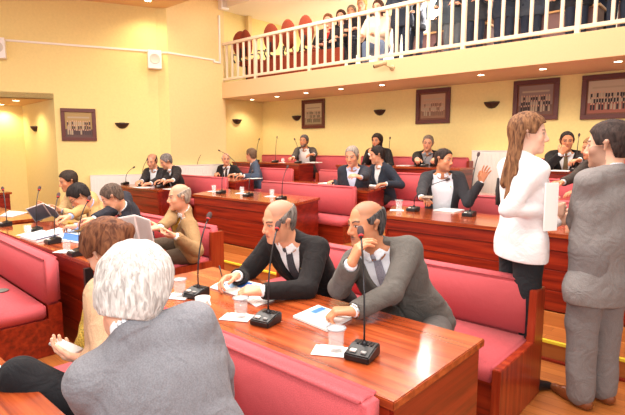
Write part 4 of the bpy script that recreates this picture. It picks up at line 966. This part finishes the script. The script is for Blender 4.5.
p4 = person('black-haired man in a dark navy suit turned to the grey-haired man', atD(377, 155, 7.9), 226, None, .33, s=1.12, hs=1.02, yaw=250, hp=10, skin='warm', hair=('short', (24, 20, 20), (50, 42, 40)), hopt=dict(fluff=1.2), jacket=(44, 50, 62), v=(0.098, .36), res=.010, hres=.007,
    R=hand(onZ(366, 182, 1.04), 240, curl=30), L=hand(onZ(386, 184, 1.04), 230, curl=30), fopt=dict(stubble=.25))
lean = person('man in a dark brown jacket half hidden behind the standing man', atD(592, 148, 5.8), 215, None, .38, s=1.10, yaw=225, hp=8, skin='tan', hair=('short', (120, 84, 50), (160, 120, 80)), jacket=(70, 62, 58), res=.010, hres=.007,
    R=dict(at=atD(552, 189, 5.6), h=dirv(222), n=DN, curl=30), L=hand(atD(580, 192, 5.4), 222))
# --- last row
op = person('bearded man with grey-black hair and open white collar in the last row', atD(304, 141, 10.4), 290, None, .47, s=1.08, yaw=288, hp=0, hr=4, skin='tan', hair=('short', (58, 52, 52), (112, 104, 104)), jacket=(76, 70, 68), v=(0.138, .42), shirt=(240, 238, 236), res=.012, hres=.009, jopen=True,
    R=hand(onZ(291, 161, 1.33), 280, curl=30), L=hand(onZ(315, 163, 1.33), 240, curl=30), fopt=dict(beard=(112, 94, 84)))
lh = person('long-haired bearded man in black resting his chin on a fist', atD(377, 141, 9.1), 275, None, .47, s=1.08, yaw=282, hp=2, skin='tan', hair=('shoulder', (26, 20, 18), (56, 44, 38)), hopt=dict(locks=[((-.06, -.02, .03), (-.075, -.01, -.13), .035, .025), ((.06, -.02, .03), (.075, -.01, -.13), .035, .025), ((0, -.07, .02), (0, -.06, -.15), .05, .04)]),
    jacket=(36, 34, 36), v=(0.078, .25), res=.012, hres=.008, fopt=dict(beard=(34, 26, 24)), R=dict(at=atD(370, 154, 8.9), h=nrm(UPZ+dirv(60)*.6), n=dirv(100), curl=70), poleR=np.array([-.4, -.2, -1.]), L=hand(atD(384, 168, 8.7), 240))
sm = person('smiling grey-haired man in a black leather jacket, last row centre', atD(428, 143, 8.5), 292, None, .47, s=1.12, yaw=290, hp=8, hr=5, skin='warm', hair=('short', (96, 84, 74), (150, 136, 122)), hopt=dict(fluff=.6, hairline=.082), jacket=(44, 40, 40), v=(0.093, .32), shirt=(150, 150, 156), res=.010, hres=.007,
    R=hand(onZ(419, 166, 1.34), 300, curl=45), L=hand(onZ(433, 167, 1.34), 262, curl=45), hem=None)
ch = person('man in a black suit with a gold pin holding a hand to his chin', atD(567, 141, 6.9), 290, None, .47, s=1.10, yaw=292, hp=4, skin='tan', hair=('short', (30, 26, 26), (56, 50, 48)), hopt=dict(fluff=.6, hairline=.085), jacket=(38, 36, 38), tie=(120, 104, 80), res=.0095, hres=.0065, v=(0.098, .34),
    R=dict(at=atD(561, 154, 6.6), h=nrm(UPZ+dirv(42)*.6), n=dirv(120), curl=60), poleR=np.array([-.5, -.3, -1.]), L=hand(onZ(577, 174, 1.34), 240, curl=30))
# --- standing pair
w = person('standing young woman in a white blouse with long brown hair', atD(529, 134, 3.12), 22, tuple(atD(520, 250, 3.22)[:2]), 0, s=1.04, stand=True, yaw=50, hp=2, skin='pale', jacket=None, seam='blouse', shirt=(234, 230, 232), trousers=(40, 42, 46), shoes=(30, 28, 30), res=.0075, hres=.0042, hem=-.62,
    hair=('long', (78, 48, 32), (144, 102, 70)), hopt=dict(fluff=1.1, sc=60, hairline=.07, locks=[((-.05, -.05, .04), (-.05, -.11, -.36), .045, .028), ((.045, -.05, .04), (.055, -.10, -.40), .045, .022), ((.05, -.045, .02), (.075, -.055, -.24), .030, .02), ((0, -.06, .05), (0, -.12, -.30), .05, .04)]),
    R=dict(at=atD(549, 211, 3.02), h=nrm(dirv(50)+UPZ*.1), n=dirv(132), curl=40), poleR=dirv(222)*.7-UPZ*.8, poleL=np.array([.1, -.1, -1.]), L=dict(at=atD(556, 222, 3.25), h=nrm(dirv(40)+UPZ*.3), n=dirv(312), curl=35), fopt=dict(lip=(206, 110, 110), brow=(110, 76, 56)), Lt=.5)
m = person('bearded dark-haired man in a grey suit standing with his back turned', atD(608, 145, 2.95), 176, tuple(atD(602, 250, 2.97)[:2]), 0, s=1.05, hs=1.12, fat=1.1, legw=.018, stand=True, yaw=152, hp=4, skin='fair', hair=('short', (36, 26, 24), (66, 52, 48)), hopt=dict(fluff=1.1, curl=.7), jacket=(130, 125, 124), v=(0.088, .3), shirt=(224, 232, 244), trousers=(122, 117, 117), shoes=(124, 66, 34), res=.008, hres=.0045,
    fopt=dict(stubble=.51), L=dict(at=atD(578, 232, 3.28), h=nrm(dirv(150)+UPZ*.2), n=dirv(60), curl=40), R=hand(atD(655, 262, 3.0), 150, pitch=40, n=dirv(312)), poleL=np.array([-.25, -.3, -1.]), hem=-.74)
# --- gallery
GP = [((328, 21), 'woman with a red scarf seated in the gallery, leftmost person', ('shoulder', (96, 56, 34), (150, 96, 60)), (50, 44, 46), 'fair', 1), ((341, 17), 'dark-haired young woman in black seated in the gallery, second from the left', ('shoulder', (50, 34, 28), (90, 64, 50)), (48, 46, 52), 'fair', 1),
      ((351.5, 12), 'grey-haired man in a dark jumper seated in the gallery', ('short', (110, 96, 84), (160, 146, 130)), (56, 54, 62), 'warm', 0), ((362, 5), 'blond woman in a black coat seated behind the railing', ('shoulder', (190, 140, 70), (226, 184, 116)), (44, 42, 46), 'fair', 1),
      ((378, 8), 'dark-haired woman in a cream sweater and jeans in the gallery', ('shoulder', (54, 32, 26), (92, 58, 46)), (232, 206, 184), 'fair', 1)]
LK = [((-.055, -.02, .03), (-.07, -.01, -.12), .032, .02), ((.055, -.02, .03), (.07, -.01, -.12), .032, .02), ((0, -.06, .02), (0, -.06, -.13), .045, .035)]
for i, ((u, v), lab, hr_, jc, sk_, f_) in enumerate(GP):
    dd = [9.7, 9.75, 9.75, 9.65, 8.75][i]; hh = atD(u, v, dd)
    person(lab, hh, 300-5*i, (hh[0]-.02, hh[1]+.08), GF, s=1.08, yaw=292, hp=4, skin=sk_, hair=hr_, hopt=dict(locks=LK), jacket=jc, v=None if i != 0 else (.05, .25), shirt=(200, 50, 40) if i == 0 else jc, trousers=(40, 42, 52) if i < 4 else (110, 128, 160), res=.014, hres=.011, group='people seated in the gallery',
           R=hand(hh+np.array([-.12, -.32, -.52]), 300), L=hand(hh+np.array([.12, -.32, -.52]), 270), nohands=False)
for i, (u, dd, lab, jc) in enumerate([(401, 8.6, 'person in dark jeans and jacket standing in the gallery, left of the floodlight', (50, 56, 70)), (414, 8.9, 'person in a black coat standing next to the floodlight', (40, 40, 46)), (452, 8.4, 'standing person in a grey-blue top right of the floodlight', (74, 84, 96)),
        (474, 8.2, 'standing person in a dark coat with a tan bag in the gallery', (60, 64, 72)), (503, 8.0, 'standing person in navy behind the gallery counter', (52, 60, 76)), (575, 7.4, 'standing person in black behind the right part of the railing', (40, 42, 50)), (617, 7.0, 'standing person in black at the top right corner', (34, 34, 38)), (486, 8.9, 'person in a brown coat standing behind the others in the gallery', (120, 84, 60)), (530, 7.9, 'standing person in a slate jacket left of a railing post at right', (70, 78, 92)), (548, 8.2, 'standing person in a charcoal jumper, gallery right half', (54, 54, 60)), (596, 7.8, 'standing person in a dark blue coat near the right end', (44, 52, 70)), (437, 9.3, 'person in a grey jacket standing just beside the floodlight stand', (84, 88, 96))]):
    b0 = atD(u, 30, dd); hh = np.array([b0[0], b0[1], GF+1.44])
    person(lab, hh, 300, (hh[0], hh[1]+.03), GF, s=.93, stand=True, yaw=290, hp=10, skin='fair', hair=BLK, jacket=jc, v=None, shirt=jc, trousers=(44, 50, 66) if i != 2 else (90, 96, 104), res=.015, hres=.013, group='people standing in the gallery',
           R=hand(hh+np.array([-.16, -.30, -.50]), 290), L=hand(hh+np.array([.16, -.30, -.50]), 280))
# ================================================================ things on the desks
def mic(base, tip, label, group='gooseneck desk microphones', rot=0.0, small=False, tipcol=None, ring=True):
    base = np.asarray(base, float); tip = np.asarray(tip, float); r = empty('desk_microphone', tuple(base), rot)
    b = BM(); w, d_ = .055, .060
    sideprism(b, [(-d_, 0), (-d_, .028), (d_*.2, .048), (d_, .05), (d_, 0)], -w, w, .005); mobj('base', b, BLACK, r)
    b = BM(); box(b, -.035, -.01, -.045, -.025, .034, .042, .002); mobj('button', b, WHITEM, r)
    b = BM(); box(b, .012, .034, -.045, -.028, .034, .041, .002); mobj('button', b, plain('grey_button', rgb(150, 150, 150), .5), r)
    if not small:
        b = BM()
        for i in range(5): box(b, -.03+i*.015, -.022+i*.015, .012, .045, .046, .052, .001)
        mobj('speaker_grille', b, DARKMETAL, r)
    t = tip-base; c = Matrix.Rotation(-rot, 3, 'Z'); t = np.array(c @ Vector(t)); t[2] = max(t[2], .15)
    p0 = np.array([0, .02, .045]); dirt = nrm(t-p0); p = [p0, p0+np.array([0, 0, .06])]
    n = 9
    c1 = p0+np.array([t[0]*.05, (t[1]-.02)*.05, t[2]*.62])
    for i in range(1, n+1): u_ = i/n; p.append((1-u_)**2*(p0+np.array([0, 0, .06]))+2*u_*(1-u_)*c1+u_*u_*t)
    b = BM(); tube(b, [tuple(q) for q in p], .0042 if not small else .005, 8); lathe(b, [(0.012, 0), (.012, .012), (.006, .02)], 12, tuple(p0)); mobj('gooseneck', b, DARKMETAL, r, True)
    dd = nrm(p[-1]-p[-3]); e = p[-1]
    b = BM(); R_ = [.006, .011, .0145, .0155, .014, .010, .003]; L_ = [-.01, .0, .012, .026, .040, .048, .053]
    tube(b, [tuple(e+dd*l_) for l_ in L_], R_, 12); mobj('capsule', b, plain('mic_foam', rgb(*(tipcol or (70, 52, 52))), .9), r, True)
    if ring:
        b = BM(); tube(b, [tuple(e-dd*.004), tuple(e+dd*.004)], .0125, 14); mobj('ring', b, RED, r, True)
    return tag(r, label, 'microphone', group)
def M_(bu, bv, z, tu, tv, dz, label, dy=0.0, **k):
    b = onT(bu, bv, z); dep = float(np.dot(b-_C, _FW)); t = atD(tu, tv, dep+dz); return mic(b, t, label, **k)
M_(362, 357, .752, 361, 236, .12, 'black gooseneck microphone in front of the man resting his cheek', rot=.2)
M_(266, 323, .752, 277, 229, .12, 'black gooseneck microphone in front of the black-suited balding man', rot=.2)
M_(196, 296, .752, 208, 219, .12, 'black gooseneck microphone beside the grey-haired man, pale grey tip near the tweed sleeve', tipcol=(120, 116, 118), rot=.2)
M_(77, 255, .752, 88, 201, .1, 'gooseneck microphone near the desk end, stem crossing the blue leaflet')
M_(53, 243, .752, 58, 197, .1, 'gooseneck microphone in front of the camel jacket, base beside white papers')
M_(35, 232, .752, 39, 190, .1, 'gooseneck microphone beside the small glass on the left desk, reaching above the magazine')
M_(5, 226, .752, 3, 190, .1, 'gooseneck microphone at the left edge of the photo', small=True)
K2 = dict(small=True)
for a in [(221, 193.5, .912, 224, 170, 'microphone on the empty centre desk, leftmost of its three'), (248, 196.5, .912, 252, 172, 'microphone on the empty centre desk, middle one of its three'), (281, 200, .912, 287, 168, 'microphone on the empty centre desk behind the balding head, rightmost of its three'),
          (413, 211, .912, 446, 180, 'microphone whose stem bends across the chest of the gesturing man'), (469, 216, .912, 478, 156, 'microphone with an upright stem beside the raised hand'),
          (125, 184.5, .912, 133, 168, 'microphone at the left end of the whispering men\'s desk'), (141, 186, .912, 147, 160, 'microphone in front of the listening man at left'), (160, 188, .912, 163, 170, 'microphone between the whispering man\'s hands'),
          (238, 176.5, .987, 220, 151, 'microphone between the two men by the pilaster'), (196, 176, .987, 203, 152, 'microphone left of the bald man by the pilaster'), 
          (357, 182.5, .987, 364, 165, 'microphone in front of the grey-haired man in pale blue shirt'),
          (275, 163, 1.282, 277, 138, 'microphone on the last-row desk left of the bearded man'), (256, 162, 1.282, 259, 140, 'microphone at the far left of the last-row desk'), (298, 164, 1.282, 295, 140, 'microphone beside the bearded man\'s elbow'),
          (388, 166.5, 1.282, 390, 139, 'microphone between the long-haired man and the smiling man'), (424, 169.5, 1.282, 436, 152, 'microphone under the smiling man\'s hands'), (575, 175, 1.282, 579, 136, 'microphone right of the man holding his chin')]:
    M_(*a[:3], a[3], a[4], .12, a[5], ring=False, **K2)
def glass(p, label, s=1.0, lid=True, napkin=True, group='glasses of water on the desks'):
    r = empty('water_glass', tuple(p)); o_ = .003 if napkin else 0
    b = BM(); lathe(b, [(0, 0), (.026*s, 0), (.031*s, .085*s), (.029*s, .085*s), (.0245*s, .006), (0, .006)], 24, (0, 0, o_)); mobj('tumbler', b, GLASS, r, True)
    b = BM(); lathe(b, [(0, .0065), (.0243*s, .0065), (.0275*s, .058*s), (0, .058*s)], 24, (0, 0, o_)); mobj('water', b, GLASS, r, True)
    if lid: b = BM(); lathe(b, [(0, .086*s), (.036*s, .086*s), (.037*s, .090*s), (.02*s, .091*s), (0, .091*s)], 24, (0, 0, o_)); mobj('lid', b, plain('pale_lid', rgb(226, 230, 236), .2, **{'Transmission Weight': .6}), r, True)
    tag(r, label, 'glass', group)
    if napkin:
        b = BM(); box(b, -.075, .075, -.05, .05, 0, .002); box(b, -.055, .045, -.04, .055, .0021, .0035); o = mobj('paper_napkin', b, PAPER); o.location = (p[0]-.02, p[1]-.01, p[2]+.0005); o.rotation_euler = (0, 0, .5)
        tag(o, 'white paper napkin under the '+label[0].lower()+label[1:].replace('tall ', ''), 'napkin', 'paper napkins under glasses')
glass(onZ(336, 352, .752), 'covered glass beside the microphone of the cheek-resting man', 1.15)
glass(onZ(241, 318, .752), 'covered glass beside the booklet of the black-suited man', 1.15)
glass(onZ(180, 297, .752), 'covered glass next to the grey-haired man\'s ear', 1.15)
glass(onZ(28, 235, .752), 'small tumbler at the back of the left desk', 1.1, lid=False)
glass(onZ(67, 252, .752), 'tumbler on the left desk beside the brown hair', 1.0)
glass(onT(399, 210.5, .912), 'covered glass at the left end of the gesturing man\'s desk', 1.25)
for u, v, lab in ((214, 191.5, 'white-rimmed tumbler, left one on the empty centre desk'), (242, 193.5, 'white-rimmed tumbler, middle one on the empty centre desk'), (272, 196.5, 'white-rimmed tumbler, right one on the empty centre desk')): glass(onT(u, v, .912), lab, 1.15, lid=False)
for u, v, lab in ((283, 164.5, 'tumbler beside the bearded man in the last row'),): glass(onT(u, v, 1.282), lab, 1.1, lid=False)
glass(onT(342, 183, .987), 'tumbler near the sleeve of the grey-haired man in blue shirt', 1.1, lid=False)
BLUE = plain('print_blue', rgb(60, 120, 205), .4); LBLUE = plain('print_light_blue', rgb(160, 196, 232), .4); INK = plain('print_grey', rgb(170, 172, 178), .6); NAVY = plain('print_navy', rgb(36, 52, 96), .4)
def booklet(px, z, th, label, patches=(), name='booklet', cat='booklet', lines=0, group=None):
    """px: four desk-plane corners a, b, c, d; patches are (u0, u1, v0, v1, colour index) on the top page"""
    c = [onZ(u, v, z) for u, v in px]; o = sum(c)/4; q = [p-o for p in c]
    if z > .9: o = onT(sum(p[0] for p in px)/4, sum(p[1] for p in px)/4, z); hw = min(max(abs(q[2][0]-q[0][0])/2, .12), .24); q = [np.array(p_) for p_ in ((-hw, -.13, 0), (hw, -.12, 0), (hw, .13, 0), (-hw, .12, 0))]
    b = BM(); prism(b, [(p[0], p[1]) for p in q], 0, th)
    def at(s_, t_): p = q[0]*(1-s_)*(1-t_)+q[1]*s_*(1-t_)+q[2]*s_*t_+q[3]*(1-s_)*t_; return p
    for k_, (u0, u1, v0, v1, m) in enumerate(patches):
        vs = [b.verts.new((*at(s_, t_)[:2], th+.0010+.0006*k_)) for s_, t_ in ((u0, v0), (u1, v0), (u1, v1), (u0, v1))]; f = b.faces.new(vs); f.material_index = m
    for i in range(lines):
        t0 = .12+.76*i/max(lines, 1); vs = [b.verts.new((*at(s_, t_)[:2], th+.0006)) for s_, t_ in ((.1, t0), (.85, t0), (.85, t0+.02), (.1, t0+.02))]; f = b.faces.new(vs); f.material_index = 3
    me = mobj(name, b, [PAPER, BLUE, LBLUE, INK, NAVY]); me.location = tuple(o); tag(me, label, cat, group); return me
booklet([(293, 318), (318, 307), (352, 319), (327, 332)], .752, .012, 'white and blue booklet under the hand of the man in grey', [(.35, .9, .1, .45, 2), (.5, .95, .15, .3, 1), (.1, .3, .5, .9, 3)])
booklet([(210, 288), (229, 277), (262, 285), (243, 298)], .752, .006, 'open booklet with blue printing under the writing hands', [(.3, .95, .2, .5, 2), (.45, .9, .55, .8, 1)])
booklet([(243, 299), (264, 288), (294, 293), (256, 307)], .752, .004, 'loose white sheets beside the black sleeve', lines=5, name='paper_sheets', cat='paper')
booklet([(20, 238), (42, 232), (61, 237), (37, 243)], .752, .022, 'thick white document with dark edge on the left desk', [(0, 1, .85, 1, 4)], name='document')
booklet([(44, 232), (58, 228), (76, 230), (62, 235)], .752, .004, 'white sheets under the writing hand of the camel jacket', lines=4, name='paper_sheets', cat='paper')
booklet([(60, 240), (64, 229), (84, 232), (80, 244)], .752, .008, 'blue and white leaflet before the dark-suited man', [(.05, .6, .1, .9, 1), (.65, .95, .2, .7, 2)], name='leaflet', cat='leaflet')
booklet([(0, 216), (9, 211), (28, 212.5), (12, 217)], .752, .006, 'white papers on the desk cut by the left edge', lines=3, name='paper_sheets', cat='paper')
booklet([(428, 211), (438, 203), (468, 206), (462, 214)], .912, .012, 'pile of white papers in front of the gesturing man', [(.5, .9, .4, .7, 2)], name='paper_sheets', cat='paper')
booklet([(347, 184.5), (352, 181.5), (392, 184.5), (380, 188)], .987, .012, 'white papers before the grey-haired and black-haired pair', lines=3, name='paper_sheets', cat='paper')
booklet([(318, 182.5), (324, 180.5), (338, 181.5), (332, 183.5)], .987, .006, 'white sheet at the left hand of the pale-blue-shirted man', name='paper_sheets', cat='paper')
booklet([(395.5, 165.5), (397, 163.4), (417, 165), (415, 167)], 1.282, .006, 'white sheet on the desk left of the smiling man', name='paper_sheets', cat='paper')
booklet([(305, 163), (308, 161), (322, 162), (320, 164)], 1.282, .02, 'bright folder before the bearded man in the last row', name='folder', cat='folder')
booklet([(548, 176), (551, 172), (574, 174), (572, 178)], 1.282, .010, 'white papers before the man holding his chin', name='paper_sheets', cat='paper')
booklet([(132, 188), (137, 185), (154, 187), (150, 190)], .912, .006, 'white sheet in front of the listening man at left', name='paper_sheets', cat='paper')
booklet([(163, 190), (167, 187), (184, 188.5), (180, 191)], .912, .006, 'white sheet in front of the whispering man', name='paper_sheets', cat='paper')
booklet([(245, 179), (248, 176.5), (263, 177.5), (259, 180)], .987, .008, 'white sheets by the blue-grey suit sleeve', name='paper_sheets', cat='paper')
booklet([(-6, 384), (-4, 362), (6, 372), (9, 389)], .752, .004, 'pale blue sheet at the lower left corner', [(.1, .9, .1, .5, 2)], name='paper_sheets', cat='paper')
def openbook(c, right, up, w, h, label, cover, pages, name='open_booklet', group=None, fold=28):
    """held open book: spine at c, pages spread along right, facing the reader"""
    c = np.asarray(c, float); right = nrm(right); up = nrm(up-right*np.dot(up, right)); n = np.cross(right, up); r = empty(name, tuple(c))
    for sgn in (-1, 1):
        a = math.radians(fold); d = right*sgn*math.cos(a)+n*math.sin(a)*(1)
        b = BM(); th = .004
        P4 = [np.zeros(3), d*w, d*w+up*h, up*h]; nn = nrm(np.cross(d, up))
        lo = [b.verts.new(tuple(p-nn*th/2)) for p in P4]; hi = [b.verts.new(tuple(p+nn*th/2)) for p in P4]
        fs = [b.faces.new(lo[::-1]), b.faces.new(hi)]+[b.faces.new([lo[i], lo[(i+1) % 4], hi[(i+1) % 4], hi[i]]) for i in range(4)]
        # printed bands on the outer cover
        for (t0, t1, m) in cover:
            off = -nrm(n)*.0035
            vs = [b.verts.new(tuple(p+off)) for p in (up*h*t0, d*w+up*h*t0, d*w+up*h*t1, up*h*t1)]; f = b.faces.new(vs); f.material_index = m
        mobj('cover_leaf', b, [PAPER, BLUE, LBLUE, INK, NAVY], r)
        b = BM(); vs = [b.verts.new(tuple(p*np.array([1, 1, 1])+n*.004)) for p in (d*w*.06+up*h*.05, d*w*.94+up*h*.05, d*w*.94+up*h*.95, d*w*.06+up*h*.95)]; b.faces.new(vs)
        bmesh.ops.solidify(b, geom=b.faces[:], thickness=.002); mobj('page', b, plain(pages, rgb(238, 238, 236) if pages == 'page_white' else rgb(150, 160, 178), .6), r)
    return tag(r, label, 'booklet', group)
openbook(atD(140, 240, 4.35), dirv(42)*.9+dirv(312)*.1, UPZ*.75+dirv(240)*.6, .20, .25, 'open white booklet with blue striped cover held by the tweed-jacketed man', [(.0, .25, 1), (.3, .4, 4), (.45, .62, 2)], 'page_white')
openbook(atD(52, 216, 5.85), dirv(42), UPZ*.5+dirv(258)*.85, .19, .25, 'open dark blue magazine held by the young man at far left', [(0, 1, 4), (.3, .5, 2)], 'page_blueish', name='magazine')
# phones, pens, cup
def slab(name, c, right, up, w, h, th, mat, label, cat):
    right = nrm(right); up = nrm(up-right*np.dot(up, right)); n = np.cross(right, up); b = BM(); box(b, -w/2, w/2, -h/2, h/2, -th/2, th/2, min(th*.4, .004))
    o = mobj(name, b, mat if isinstance(mat, list) else [mat]); Mx = Matrix(((right[0], up[0], n[0]), (right[1], up[1], n[1]), (right[2], up[2], n[2]))).to_4x4(); Mx.translation = Vector(c); o.matrix_world = Mx
    return tag(o, label, cat)
a = brown['arms']['L']; c = a[2]+a[3]*.10+np.array([0, 0, .028])
slab('mobile_phone', c, np.cross(a[3], UPZ), a[3]+UPZ*.15, .055, .115, .011, plain('phone_silver', rgb(176, 172, 170), .3), 'slim silver mobile phone in the hand of the woman in beige', 'phone')
a = wh['arms']['R']; c = a[2]+a[3]*.10+np.array([.02, -.02, .02])
slab('mobile_phone', c, dirv(20), dirv(110)+UPZ*.3, .12, .06, .011, plain('phone_brown', rgb(130, 110, 96), .4), 'flat brownish phone in the gesturing man\'s right hand', 'phone')
a = w['arms']['R']; c = a[2]+a[3]*.09
slab('paper_sheets', atD(551, 207, 2.93), dirv(60), UPZ+dirv(222)*.05, .10, .29, .008, PAPER, 'folded white papers held upright by the standing woman', 'paper')
a = b1['arms']['R']; p0 = a[2]+a[3]*.10+np.array([0, 0, .01]); r = BM(); tube(r, [tuple(-nrm(UPZ+dirv(200)*.3)*.05), tuple(nrm(UPZ+dirv(200)*.3)*.07)], [.002, .0045], 8); o = mobj('pen', r, BLACK, None, True); o.location = tuple(p0); tag(o, 'black pen in the hand of the black-suited balding man', 'pen')
a = tanm['arms']['R']; r = BM(); tube(r, [(0, 0, -.06), (.03, .02, .07)], [.003, .005], 8); o = mobj('pen', r, BLACK, None, True); o.location = tuple(a[2]+a[3]*.09); tag(o, 'dark pen in the writing hand of the man in camel', 'pen')
p = onZ(203, 310, .752); r = empty('white_cup', tuple(p)); b = BM(); lathe(b, [(0, 0), (.025, 0), (.036, .03), (.04, .07), (.037, .07), (.033, .03), (0, .006)], 24); mobj('bowl', b, WHITEM, r, True)
b = BM(); tube(b, [(.036, 0, .055), (.055, 0, .06), (.066, 0, .042), (.055, 0, .024), (.034, 0, .022)], .005, 8); mobj('handle', b, WHITEM, r, True); tag(r, 'white cup whose handle shows beside the grey shoulder', 'cup')
# worn details: watches, pins, glasses, scarf
def watch(out, k, mat=STEEL):
    sh, e, wr_, h, n, t_, sp = out['arms'][k]; d = nrm(wr_-e); c = wr_-d*.004; s = out['s']; b = BM()
    tube(b, [tuple(c-d*.009), tuple(c+d*.009)], .036*s, 18); o = mobj('wristwatch', b, mat, out['body'], True); o.location = tuple(-out['origin'])
watch(b2, 'L'); watch(wh, 'L', BLACK)
GOLD = plain('gold', rgb(232, 180, 60), .3, metal=1.0)
def pin(out, x=-.085, z=-.12):
    c = out['T'](x, .105, z); b = BM(); bmesh.ops.create_icosphere(b, subdivisions=2, radius=.0075); o = mobj('lapel_pin', b, GOLD, out['body'], True); o.location = tuple(c-out['origin']); return o
for q in (b1, b2, wh, ch): pin(q)
def spectacles(out):
    PH = out['PH']; o_ = out['origin']; b = BM()
    for sx in (-1, 1):
        pts = [tuple(PH(sx*.033+.019*math.cos(t), .098, .001+.015*math.sin(t))-o_) for t in np.linspace(0, 2*math.pi, 13)]; tube(b, pts, .0014, 6)
        tube(b, [tuple(PH(sx*.052, .096, .004)-o_), tuple(PH(sx*.083, .0, .01)-o_)], .0016, 6)
    tube(b, [tuple(PH(-.014, .1, .004)-o_), tuple(PH(.014, .1, .004)-o_)], .0016, 6); mobj('spectacles', b, BLACK, out['body'], True)
spectacles(tanm)
# sequinned scarf of the woman in beige
T = brown['T']; G = Field([np.arange(T(0, 0, -.1)[d]-.28, T(0, 0, -.1)[d]+.28, .007) for d in range(3)])
for sx in (-1, 1):
    G.add(Cone(T(sx*.07, -.02, -.0), T(sx*.075, .10, -.05), .022, .026), .01); G.add(Cone(T(sx*.075, .10, -.05), T(sx*.05, .155, -.22), .026, .034), .02); G.add(Cone(T(sx*.05, .155, -.22), T(sx*.055, .16, -.34), .034, .028), .02)
G.add(Cone(T(-.07, -.02, 0), T(.07, -.02, 0), .022, .022), .03)
def sc_(F, X, Y, Z): return F+wob(X, Y, Z, 90, .5)*.004
G.apply(sc_, np.array([q[0] for q in G.ax]), np.array([q[-1] for q in G.ax]))
field_obj('scarf', G, plain('gold_sequins', rgb(196, 164, 70), .35, metal=.5, bump=.9, scale=180, var=.5), brown['origin'], brown['body'])
c = atD(506, 190, 3.34); r = empty('shoulder_bag', tuple(c), math.radians(50)); b = BM()
sideprism(b, [(-.04, -.12), (-.05, .0), (-.03, .10), (.03, .10), (.05, .0), (.04, -.12)], -.06, .06, .018); mobj('bag_body', b, fabric('bag_black', rgb(34, 30, 32)), r, True)
b = BM(); tube(b, [(-.02, 0, .09), (.0, 0, .17), (.05, 0, .23), (.10, 0, .26), (.14, 0, .26)], .009, 8); mobj('strap', b, fabric('bag_black', rgb(34, 30, 32)), r, True)
tag(r, 'black shoulder bag hanging behind the woman in the white blouse', 'bag')
# ================================================================ lights, world, camera
wd = bpy.data.worlds.new('world'); S.world = wd; wd.use_nodes = True
wd.node_tree.nodes['Background'].inputs['Color'].default_value = (1.0, 0.97, 0.93, 1); wd.node_tree.nodes['Background'].inputs['Strength'].default_value = 1.0
def area(loc, rot, sx, sy, e, col=(1, 1, 1)):  # added fill panels just under the ceilings, not fixtures of the room
    l = bpy.data.lights.new('fill_area', 'AREA'); l.shape = 'RECTANGLE'; l.size = sx; l.size_y = sy; l.energy = e; l.color = col
    o = bpy.data.objects.new('fill_area', l); COL.objects.link(o); o.location = loc; o.rotation_euler = rot; return o
area((-3.5, 2.0, 4.25), (0, 0, 0), 7, 4, 520, (1, .96, .90))
area((-4.0, 6.3, 4.8), (0, 0, 0), 7, 1.2, 190, (1, .96, .90))
area((-5.0, 9.0, 4.55), (0, 0, 0), 6, 1.2, 170, (.96, .98, 1))
l = bpy.data.lights.new('camera_flash', 'AREA'); l.size = 0.25; l.energy = 25; l.color = (1, .98, .96)
o = bpy.data.objects.new('camera_flash', l); COL.objects.link(o); o.location = (0.05, -0.05, 1.95); o.rotation_euler = (math.radians(80), 0, YAW)
cam = bpy.data.cameras.new('camera'); cam.sensor_width = 36; cam.lens = 36*F_PX/625.0; cam.clip_start = 0.05
co = bpy.data.objects.new('camera', cam); COL.objects.link(co); co.location = (0, 0, CAM_H); co.rotation_euler = (math.radians(90)-PITCH, 0, YAW)
S.camera = co
S.view_settings.view_transform = 'Standard'; S.view_settings.look = 'None'; S.view_settings.exposure = 0.25; S.view_settings.gamma = 1.0; S.view_settings.use_curve_mapping = False
S.cycles.use_denoising = True; S.cycles.max_bounces = 6
